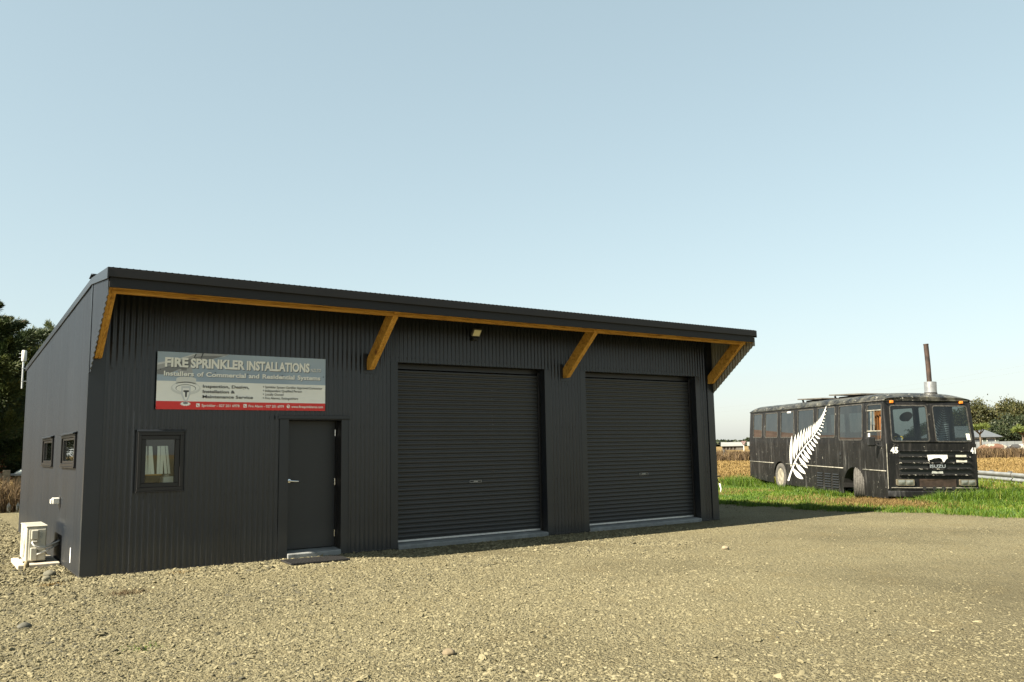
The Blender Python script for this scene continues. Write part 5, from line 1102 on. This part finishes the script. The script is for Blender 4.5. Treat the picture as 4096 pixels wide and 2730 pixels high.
for k in range(npn): lb_build(MB().box(L_ * k / npn + 0.02, L_ * (k + 1) / npn - 0.02, 0, 0.15, -0.1, 1.20 + 0.015 * (k % 2)), 'panel', GREYW, wl_)
# cows lying in the grass: body, head with muzzle, folded legs as one surface
def cow(px, dist, lb, patch, flip):
    loc, yaw = frame_at(px, dist); c = empty('cow', (loc[0], loc[1], 0.0), (0, 0, yaw)); tag(c, lb, 'cow', 'cows resting below the grey wall')
    me = bpy.data.meshes.new('body'); sg = -1 if flip else 1
    pts = [(0, 0, 0.55), (0.45 * sg, 0, 0.60), (0.85 * sg, 0, 0.66), (1.10 * sg, 0, 0.86), (1.36 * sg, 0, 0.86), (1.56 * sg, 0, 0.74), (-0.45 * sg, 0, 0.56), (-0.85 * sg, 0, 0.58), (0.75 * sg, -0.35, 0.22), (1.15 * sg, -0.42, 0.12), (-0.65 * sg, -0.42, 0.25), (-0.15 * sg, -0.50, 0.12), (-1.0 * sg, 0.05, 0.5), (-1.08 * sg, 0.08, 0.15), (1.28 * sg, 0.20, 0.94), (1.28 * sg, -0.20, 0.94)]
    ed = [(0, 1), (1, 2), (2, 3), (3, 4), (4, 5), (0, 6), (6, 7), (2, 8), (8, 9), (7, 10), (10, 11), (7, 12), (12, 13), (4, 14), (4, 15)]
    rad = [0.42, 0.42, 0.36, 0.20, 0.17, 0.12, 0.44, 0.34, 0.16, 0.08, 0.20, 0.09, 0.08, 0.03, 0.05, 0.05]
    me.from_pydata(pts, ed, []); o = bpy.data.objects.new('body', me); COL.objects.link(o)
    md = o.modifiers.new('skin', 'SKIN'); o.modifiers.new('sub', 'SUBSURF').levels = 2; o.modifiers['sub'].render_levels = 2
    for i, s in enumerate(me.skin_vertices[0].data): s.radius = (rad[i], rad[i] * (0.9 if i < 8 else 1)); s.use_root = (i == 0)
    dg = bpy.context.evaluated_depsgraph_get(); m2 = bpy.data.meshes.new_from_object(o.evaluated_get(dg)); bpy.data.objects.remove(o); m2.shade_smooth(); m2.materials.clear(); m2.materials.append(patch)
    link(bpy.data.objects.new('body', m2), c, False)
def hide(name, c0, c1):
    m, t, b = base(name); t.links.new(ramp(t, noise(t, coords(t), 1.3, 2, 0.4), [(0.50, c0), (0.53, c1)]), b.inputs['Base Color']); b.inputs['Roughness'].default_value = 0.8; return m
cow(4062, 118, 'black and white cow lying nearest the right edge', hide('black white hide', (0.02, 0.02, 0.02), (0.22, 0.21, 0.18)), False)
cow(3995, 122, 'brown and white cow lying left of the black and white cow', hide('brown white hide', (0.08, 0.035, 0.018), (0.19, 0.17, 0.135)), True)
cow(3945, 126, 'tan cow lying closest to the bus', hide('tan hide', (0.11, 0.06, 0.03), (0.18, 0.13, 0.09)), False)
# guard rail of ribbed galvanised sheet
a, b = Vector((33.2, 17.0, 0)), Vector((28.2, 11.5, 0)); dv = b - a; L_ = dv.length; gr = empty('guard_rail', tuple(a), (0, 0, math.atan2(dv.y, dv.x))); tag(gr, 'galvanised ribbed guard rail low in the grass right of the bus', 'guard rail')
GALV2 = pbr('weathered galvanised rail', (0.22, 0.23, 0.225), 0.45, 0.35, 0.2, 3)
prof = [(-0.00, 0.05), (0.04, 0.09), (0.0, 0.13), (-0.045, 0.17), (0.0, 0.21), (0.04, 0.25), (0.0, 0.29), (-0.045, 0.34), (-0.02, 0.40), (0.0, 0.42)]
for k, (q0, q1) in enumerate(((0, L_ * 0.52), (L_ * 0.525, L_))):
    f = MB(); n = len(prof); off = 0.02 * k
    f.v = [(q0, y + off, z) for y, z in prof] + [(q1, y + off, z - 0.03 * k) for y, z in prof]; f.f = [(i, i + 1, n + i + 1, n + i) for i in range(n - 1)]; lb_build(f, 'rail', GALV2, gr, smooth=True)
for k in range(5): lb_build(MB().box(0.5 + k * L_ / 5, 0.62 + k * L_ / 5, 0.05, 0.17, -0.1, 0.46), 'post', OLDW, gr, bevel=0.01)
f = MB(); f.tube([(L_ * 0.74, -0.07, 0.43), (L_ * 0.735, -0.07, 0.2), (L_ * 0.72, -0.06, 0.02)], 0.02, 6); lb_build(f, 'strap', pbr('rusty strap', (0.25, 0.07, 0.04), 0.8), gr)
# give way sign
loc, yaw = frame_at(2974, 130); gs = empty('give_way_sign', loc, (0, 0, yaw)); tag(gs, 'red bordered give way triangle on a white post across the field', 'road sign')
lb_build(MB().tube([(0, 0.03, 0), (0, 0.03, 2.0)], 0.06, 10), 'post', WHITE, gs, smooth='auto')
def tri(r, z): return [(-r, z + r * 0.577), (r, z + r * 0.577), (0, z - r * 1.155)]
lb_build(MB().prism(tri(0.42, 1.78), -0.045, -0.035, 'y'), 'border', pbr('sign maroon', (0.055, 0.014, 0.014), 0.5), gs); lb_build(MB().prism(tri(0.30, 1.78), -0.050, -0.0455, 'y'), 'face', pbr('faded sign face', (0.20, 0.14, 0.13), 0.5), gs)
V, F = text_mb('GIVE', -0.14, 1.83, 0.07, 0.28, 0.02); f = MB(); f.add([(x, -0.052, z) for x, z in V], F); V, F = text_mb('WAY', -0.10, 1.73, 0.07, 0.20, 0.02); f.add([(x, -0.052, z) for x, z in V], F); lb_build(f, 'lettering', SG_K, gs)
# far farm sheds
PALE = pbr('pale shed roof', (0.21, 0.21, 0.19), 0.5, 0, 0.1, 0.5); DKW = pbr('dark shed wall', (0.055, 0.042, 0.03), 0.9, 0, 0.5, 0.6)
for i, (p0, p1, lb) in enumerate(((2891, 2943, 'long low farm shed with pale roof on the horizon'), (2947, 2972, 'short farm shed with pale roof beside the give way sign'), (2990, 3006, 'small pale shed half hidden behind the back of the bus'))):
    loc, yaw = frame_at((p0 + p1) / 2, 230); w2 = (p1 - p0) / 3357 * 230 / 2 * 1.25; hs_ = empty('farm_shed', loc, (0, 0, yaw)); tag(hs_, lb, 'shed', 'farm sheds on the horizon')
    lb_build(MB().box(-w2 + 0.3, w2 - 0.3, 0.2, 5, 0, 1.1), 'wall', DKW, hs_)
    for k in range(5): lb_build(MB().box(-w2 + 0.3 + k * (2 * w2 - 0.9) / 4, -w2 + 0.6 + k * (2 * w2 - 0.9) / 4, -0.02, 0.18, 0, 1.1), 'post', OLDW, hs_)
    f = MB(); f.add([(-w2, -0.4, 1.02), (w2, -0.4, 1.02), (w2, 5.4, 2.0), (-w2, 5.4, 2.0), (-w2, -0.4, 1.10), (w2, -0.4, 1.10), (w2, 5.4, 2.1), (-w2, 5.4, 2.1)], [(0, 3, 2, 1), (4, 5, 6, 7), (0, 1, 5, 4), (1, 2, 6, 5), (2, 3, 7, 6), (3, 0, 4, 7)]); lb_build(f, 'roof', PALE, hs_)
# red barn on the far side of the yard, mirrored in the bus windows
bn = empty('red_barn', (22.0, 70.0, 0)); tag(bn, 'long brick red barn standing out past the back of the shed', 'barn')
MB().box(4, 40, 70, 80, 0, 3.7).build('wall', pbr('brick red boards', (0.26, 0.10, 0.065), 0.9, 0, 0.3, 0.7), bn)
f = MB(); f.prism([(69.4, 3.62), (75, 5.5), (80.6, 3.62), (80.6, 3.74), (75, 5.65), (69.4, 3.74)], 3.5, 40.5); f.build('roof', pbr('rusty roof', (0.22, 0.14, 0.10), 0.8, 0, 0.3, 0.6), bn)
# fence post in the weeds, white hitching post by the shed
fp_ = MB().tube([polar(2894, 88, -0.04), polar(2894, 88, 1.0)], 0.11, 8).build('fence_post', OLDW); tag(fp_, 'lone weathered wooden post in the brown weeds', 'post')
hp = empty('white_post', (21.36, 18.9, 0)); tag(hp, 'short bent white post with a dark top on the lawn', 'post')
MB().tube([(21.36, 18.9, -0.02), (21.37, 18.88, 0.12), (21.33, 18.90, 0.30)], 0.022, 8).build('shaft', WHITE, hp, smooth=True)
MB().tube([(21.33, 18.90, 0.30), (21.26, 18.93, 0.45), (21.18, 18.97, 0.50)], 0.018, 8).build('arm', BLACKP, hp, smooth=True)
MB().tube([(21.18, 18.97, 0.52), (21.36, 18.87, 0.54)], 0.020, 8).build('crossbar', BLACKP, hp, smooth=True)
WIRE = pbr('wire', (0.16, 0.17, 0.175), 0.6)
for i, (p0, z0, p1, z1, ds) in enumerate(((2780, 9.9, 4300, 18.2, 210), (2780, 8.9, 4300, 17.0, 210), (2400, 5.2, 3200, 1.7, 150), (2400, 4.6, 3200, 1.45, 150))):
    A, B = polar(p0, ds), polar(p1, ds); pts = []
    for k in range(25): u = k / 24; pts.append((A[0] + (B[0] - A[0]) * u, A[1] + (B[1] - A[1]) * u, z0 + (z1 - z0) * u - 1.2 * math.sin(PI * u)))
    o = MB().tube(pts, 0.009, 5).build('power_line', WIRE); tag(o, ('upper', 'lower')[i % 2] + (' thin power line high in the sky above the bus' if i < 2 else ' thin power line sloping down behind the back of the bus'), 'power line', 'power lines')

# ------------------------------------------------------------------ left background: fence, weeds, oddments
ang_x = rng.uniform(-1.5, 3.3, 5200); yy = rng.uniform(28.3, 30.6, 5200)
blades(np.column_stack([ang_x, yy, np.full(5200, -0.04)]), rng.uniform(0.3, 1.15, 5200), rng.uniform(0.012, 0.03, 5200), 0.8, 0.55 + rng.normal(0, 0.25, 5200), 'dead_weeds', BROWN)
tag(bpy.data.objects['dead_weeds'], 'tangle of dead brown weeds along the fence left of the shed', 'weeds', kind='stuff')
WD2 = pbr('weathered fence wood', (0.20, 0.16, 0.10), 0.9, 0, 0.4, 9, 0.4, 30)
fn = empty('timber_fence', (1.9, 31.0, 0)); tag(fn, 'weathered timber fence with a broad post left of the shed', 'fence')
MB().box(2.07, 2.27, 30.9, 31.08, -0.1, 1.16).build('post', WD2, fn, 0.01)
for z in (0.45, 0.92): MB().box(-2.5, 2.05, 30.95, 31.0, z, z + 0.14).build('rail', WD2, fn, 0.006)
MB().box(2.275, 3.6, 30.96, 31.0, 0.98, 1.05).build('rail', GALV2, fn, 0.006)
MB().tube([(2.86, 30.93, 0), (2.86, 30.93, 1.25)], 0.035, 8).build('stake', GALV2, fn)
bd = MB().prism([(2.86, 0.44), (3.5, 0.40), (3.5, 0.83), (2.92, 0.83)], 30.3, 30.34, 'y').build('pale_board', WHITE2); tag(bd, 'pale cut board leaning in the weeds beside the shed back corner', 'board')
bd2 = empty('covered_stack', (2.9, 32.3, 0)); tag(bd2, 'pale covered stack behind the fence at the left', 'stack')
MB().box(2.55, 4.2, 32.0, 33.0, 0, 0.95).build('stack', WD2, bd2, 0.02)
f = MB(); f.prism([(2.45, 0.95), (4.3, 0.95), (4.3, 1.20), (3.2, 1.24), (2.8, 1.2), (2.6, 1.08)], 31.9, 33.1, 'y'); f.build('cover', pbr('pale tarp', (0.50, 0.54, 0.50), 0.6, 0, 0.15), bd2, 0.03)
pl_ = empty('marker_pole', (3.2, 31.4, 0)); tag(pl_, 'thin leaning white pole with a red tip at the shed back edge', 'pole')
MB().tube([(3.05, 31.4, 0), (3.26, 31.4, 1.5)], 0.028, 8).build('shaft', WHITE, pl_, smooth='auto'); MB().tube([(3.26, 31.4, 1.5), (3.30, 31.4, 1.86)], 0.028, 8).build('tip', pbr('faded red', (0.42, 0.12, 0.08), 0.6), pl_, smooth='auto')
CLR = glass('clear plastic', (0.85, 0.88, 0.88), 1.45, 2.5)
for i, (x, y) in enumerate(((2.05, 27.9), (2.27, 27.85), (2.50, 27.9))):
    o = MB().lathe([(0.0, 0), (0.055, 0.005), (0.055, 0.18), (0.05, 0.21), (0.018, 0.26), (0.018, 0.29), (0, 0.29)], (x, y, 0.0), n=14).build('plastic_bottle', CLR, smooth='auto'); tag(o, ('leftmost', 'middle', 'rightmost')[i] + ' of three clear plastic bottles standing before the weeds', 'bottle', 'plastic bottles by the weeds')

# ------------------------------------------------------------------ stones
def rock(name, lb, loc, sc, col, seed):
    r = np.random.default_rng(seed); bm = bmesh.new(); bmesh.ops.create_icosphere(bm, subdivisions=3, radius=1.0); a = r.uniform(0, 6, 9)
    for v in bm.verts:
        p = v.co; k = 1 + 0.13 * math.sin(2.1 * p.x + a[0]) + 0.11 * math.sin(2.7 * p.y + a[1]) + 0.10 * math.sin(3.1 * p.z + a[2]) + 0.05 * math.sin(6 * p.x + 5 * p.y + a[3]); v.co = Vector((p.x * sc[0] * k, p.y * sc[1] * k, p.z * sc[2] * k))
    me = bpy.data.meshes.new(name); bm.to_mesh(me); bm.free(); me.shade_smooth(); me.materials.append(pbr('rock', col, 0.9, 0, 0.25, 14, 0.4, 60)); o = bpy.data.objects.new(name, me); link(o); o.location = loc; o.rotation_euler = (0, 0, r.uniform(0, 6)); tag(o, lb, 'stone', 'larger stones in the gravel')
rock('stone', 'rounded grey stone near the shed corner by the slab', (1.46, 12.75, 0.03), (0.075, 0.06, 0.06), (0.10, 0.095, 0.066), 1)
rock('stone', 'upright tan egg shaped stone against the front of the slab', (1.27, 13.78, 0.045), (0.04, 0.035, 0.06), (0.19, 0.155, 0.085), 2)
rock('stone', 'flat round stone left of the corner stone', (1.36, 12.35, 0.02), (0.06, 0.05, 0.035), (0.13, 0.12, 0.08), 3)
rock('stone', 'pale stone standing proud in the gravel right of the roller doors', (9.95, 8.75, 0.02), (0.055, 0.05, 0.035), (0.20, 0.165, 0.105), 4)
rock('stone', 'round brown stone at the bottom edge of the gravel', (3.40, 5.80, 0.02), (0.05, 0.042, 0.035), (0.14, 0.11, 0.065), 5)
rock('stone', 'dark flat stone in the gravel at the far left edge', (0.86, 9.2, 0.015), (0.06, 0.05, 0.03), (0.075, 0.072, 0.054), 6)
# gravel stones: points with attributes, instanced by geometry nodes
STONE = tone_mat('gravel stone', [(0.0, (0.055, 0.052, 0.037)), (0.3, (0.108, 0.096, 0.057)), (0.6, (0.152, 0.134, 0.078)), (0.85, (0.188, 0.166, 0.098)), (1.0, (0.22, 0.195, 0.122))], 0.9, 0, 'tone', 'INSTANCER', 0.2)
YARD = [(-3, -1)] + [(x - 0.05, y) for x, y in EJ if y > -1] + [(13.9, 27.5), (-3, 27.5)]
def pts_zone(n, x0, x1, y0, y1, smin, smax, pw):
    X, Y = sample(n, x0, x1, y0, y1); s = smin + (smax - smin) * rng.uniform(0, 1, n) ** pw; return X, Y, s
Z_ = [pts_zone(230000, -2.5, 10.5, 2.0, 10.5, 0.0040, 0.017, 3.6), pts_zone(95000, -2, 18.4, 6.5, 12.4, 0.006, 0.020, 3.0), pts_zone(3600, -2, 16, 2, 13, 0.013, 0.036, 2.6), pts_zone(24000, -2.5, 1.8, 10, 28, 0.010, 0.030, 2.2), pts_zone(22000, 10, 18.4, 2, 10, 0.008, 0.022, 2.6), pts_zone(9000, 13.8, 17.6, 11, 20, 0.010, 0.028, 2.2), pts_zone(9000, 1.8, 13.7, 11.2, 12.20, 0.010, 0.030, 2.0), pts_zone(5200, 1.7, 6.2, 11.95, 12.21, 0.008, 0.024, 2.0), pts_zone(2500, 1.45, 1.72, 12.1, 20.7, 0.008, 0.024, 2.0)]
X = np.concatenate([z[0] for z in Z_]); Y = np.concatenate([z[1] for z in Z_]); S = np.concatenate([z[2] for z in Z_])
# looser coarse stones at left and near the wall, finer wheel-packed ground to the right
loose = np.clip(0.95 - (X - 3.0) / 7 + 0.5 * fbm(X, Y, 0.7, 31) + 0.9 * np.exp(-((Y - 10.6) / 1.3) ** 2) * (X < 14), 0.0, 1)
def track(x0, y0, x1, y1):      # wheel-packed pair of tracks running to a roller door
    u = np.clip((12.2 - Y) / (12.2 - y0), 0, 1); xc = x1 + (x0 - x1) * u ** 1.6; d = np.abs(np.abs(X - xc) - 0.78); return np.exp(-(d / 0.24) ** 2)
loose *= 1 - 0.8 * np.clip(track(13.5, 2.0, 7.75, 12) + track(15.5, 3.0, 11.7, 12), 0, 1)
k = (rng.uniform(0, 1, len(X)) < 0.10 + 0.75 * loose) & in_poly(YARD, X, Y)
k &= ~((X > XA - 0.01) & (X < XB) & (Y > YF - 0.02)) & ~((X > 1.15) & (X < 1.72) & (Y > 13.86) & (Y < 15.0))
k &= ~((np.abs(X - 4.72) < 0.45) & (np.abs(Y - 11.8) < 0.29))
X, Y, S = X[k], Y[k], S[k] * (0.62 + 0.34 * loose[k]); n_ = len(X)
me = bpy.data.meshes.new('gravel_stones'); me.vertices.add(n_); me.vertices.foreach_set('co', np.column_stack([X, Y, S * rng.uniform(-0.25, 0.22, n_) + 0.018 * rng.uniform(0, 1, n_) * np.clip(np.maximum(1 - (12.22 - Y) / 0.22 - 9 * (X > 6.2), (1 - (1.73 - X) / 0.2) * (Y > 12.2)), 0, 1)]).astype(np.float32).ravel())
def attr(nm, ty, arr):
    a = me.attributes.new(nm, ty, 'POINT'); a.data.foreach_set('vector' if ty == 'FLOAT_VECTOR' else 'value', np.asarray(arr, dtype=np.int32 if ty == 'INT' else np.float32).ravel())
attr('rot', 'FLOAT_VECTOR', np.column_stack([rng.normal(0, 0.35, n_), rng.normal(0, 0.35, n_), rng.uniform(0, 6.28, n_)]))
attr('scl', 'FLOAT_VECTOR', np.column_stack([S * rng.uniform(0.9, 1.7, n_), S * rng.uniform(0.6, 1.05, n_), S * rng.uniform(0.30, 0.68, n_)]))
attr('pick', 'INT', rng.integers(0, 6, n_)); attr('tone', 'FLOAT', np.clip(0.48 + rng.normal(0, 0.22, n_) + 0.14 * fbm(X, Y, 0.5, 33), 0, 1))
me.update(); go = bpy.data.objects.new('gravel_stones', me); link(go); tag(go, 'loose pale crushed stones lying over the yard', 'gravel', kind='stuff')
ng = bpy.data.node_groups.new('scatter stones', 'GeometryNodeTree'); ng.interface.new_socket('Geometry', in_out='INPUT', socket_type='NodeSocketGeometry'); ng.interface.new_socket('Geometry', in_out='OUTPUT', socket_type='NodeSocketGeometry')
N = ng.nodes.new; gi = N('NodeGroupInput'); gout = N('NodeGroupOutput'); g2i = N('GeometryNodeGeometryToInstance')
for k in range(6):
    ic = N('GeometryNodeMeshIcoSphere'); ic.inputs['Radius'].default_value = 1.0; ic.inputs['Subdivisions'].default_value = 2
    sp_ = N('GeometryNodeSetPosition'); nz_ = N('ShaderNodeTexNoise'); nz_.noise_dimensions = '4D'; nz_.inputs['W'].default_value = 3.7 * k + 1; nz_.inputs['Scale'].default_value = 1.0; nz_.inputs['Detail'].default_value = 1.0
    ps = N('GeometryNodeInputPosition'); sb = N('ShaderNodeVectorMath'); sb.operation = 'SUBTRACT'; sb.inputs[1].default_value = (0.5, 0.5, 0.5); sc_ = N('ShaderNodeVectorMath'); sc_.operation = 'SCALE'; sc_.inputs['Scale'].default_value = 2.1
    ng.links.new(ps.outputs[0], nz_.inputs['Vector']); ng.links.new(nz_.outputs['Color'], sb.inputs[0]); ng.links.new(sb.outputs[0], sc_.inputs[0]); ng.links.new(sc_.outputs[0], sp_.inputs['Offset']); ng.links.new(ic.outputs['Mesh'], sp_.inputs['Geometry'])
    ss = N('GeometryNodeSetShadeSmooth'); ss.inputs['Shade Smooth'].default_value = k == 0; sm = N('GeometryNodeSetMaterial'); sm.inputs['Material'].default_value = STONE
    ng.links.new(sp_.outputs[0], ss.inputs['Geometry']); ng.links.new(ss.outputs[0], sm.inputs['Geometry']); ng.links.new(sm.outputs[0], g2i.inputs[0])
iop = N('GeometryNodeInstanceOnPoints'); iop.inputs['Pick Instance'].default_value = True
def named(nm, ty): a = N('GeometryNodeInputNamedAttribute'); a.data_type = ty; a.inputs['Name'].default_value = nm; return a.outputs['Attribute']
ng.links.new(gi.outputs[0], iop.inputs['Points']); ng.links.new(g2i.outputs[0], iop.inputs['Instance']); ng.links.new(named('pick', 'INT'), iop.inputs['Instance Index'])
e2r = N('FunctionNodeEulerToRotation'); ng.links.new(named('rot', 'FLOAT_VECTOR'), e2r.inputs[0]); ng.links.new(e2r.outputs[0], iop.inputs['Rotation']); ng.links.new(named('scl', 'FLOAT_VECTOR'), iop.inputs['Scale'])
ng.links.new(iop.outputs[0], gout.inputs[0])
md = go.modifiers.new('scatter', 'NODES'); md.node_group = ng
# dead weed clumps and one green sprig in the gravel
for i, (x, y, n_, hh_, m_, lb) in enumerate(((1.95, 10.55, 160, 0.05, BROWN, 'small brown dead weed in the gravel before the shed corner'), (2.9, 11.9, 120, 0.03, STRAW, 'straw scrap lying at the foot of the shed wall'), (1.55, 7.55, 60, 0.03, GREEN, 'tiny green sprig in the gravel at lower left'), (1.35, 11.9, 130, 0.03, STRAW, 'dead grass wisps beside the shed corner'))):
    P = np.column_stack([x + rng.normal(0, 0.09, n_), y + rng.normal(0, 0.07, n_), np.full(n_, 0.004)]); o = blades(P, rng.uniform(0.3, 1.4, n_) * hh_, np.full(n_, 0.006), 2.2, 0.4 + rng.normal(0, 0.2, n_), 'weed_clump', m_); tag(o, lb, 'weed', 'weeds in the gravel')
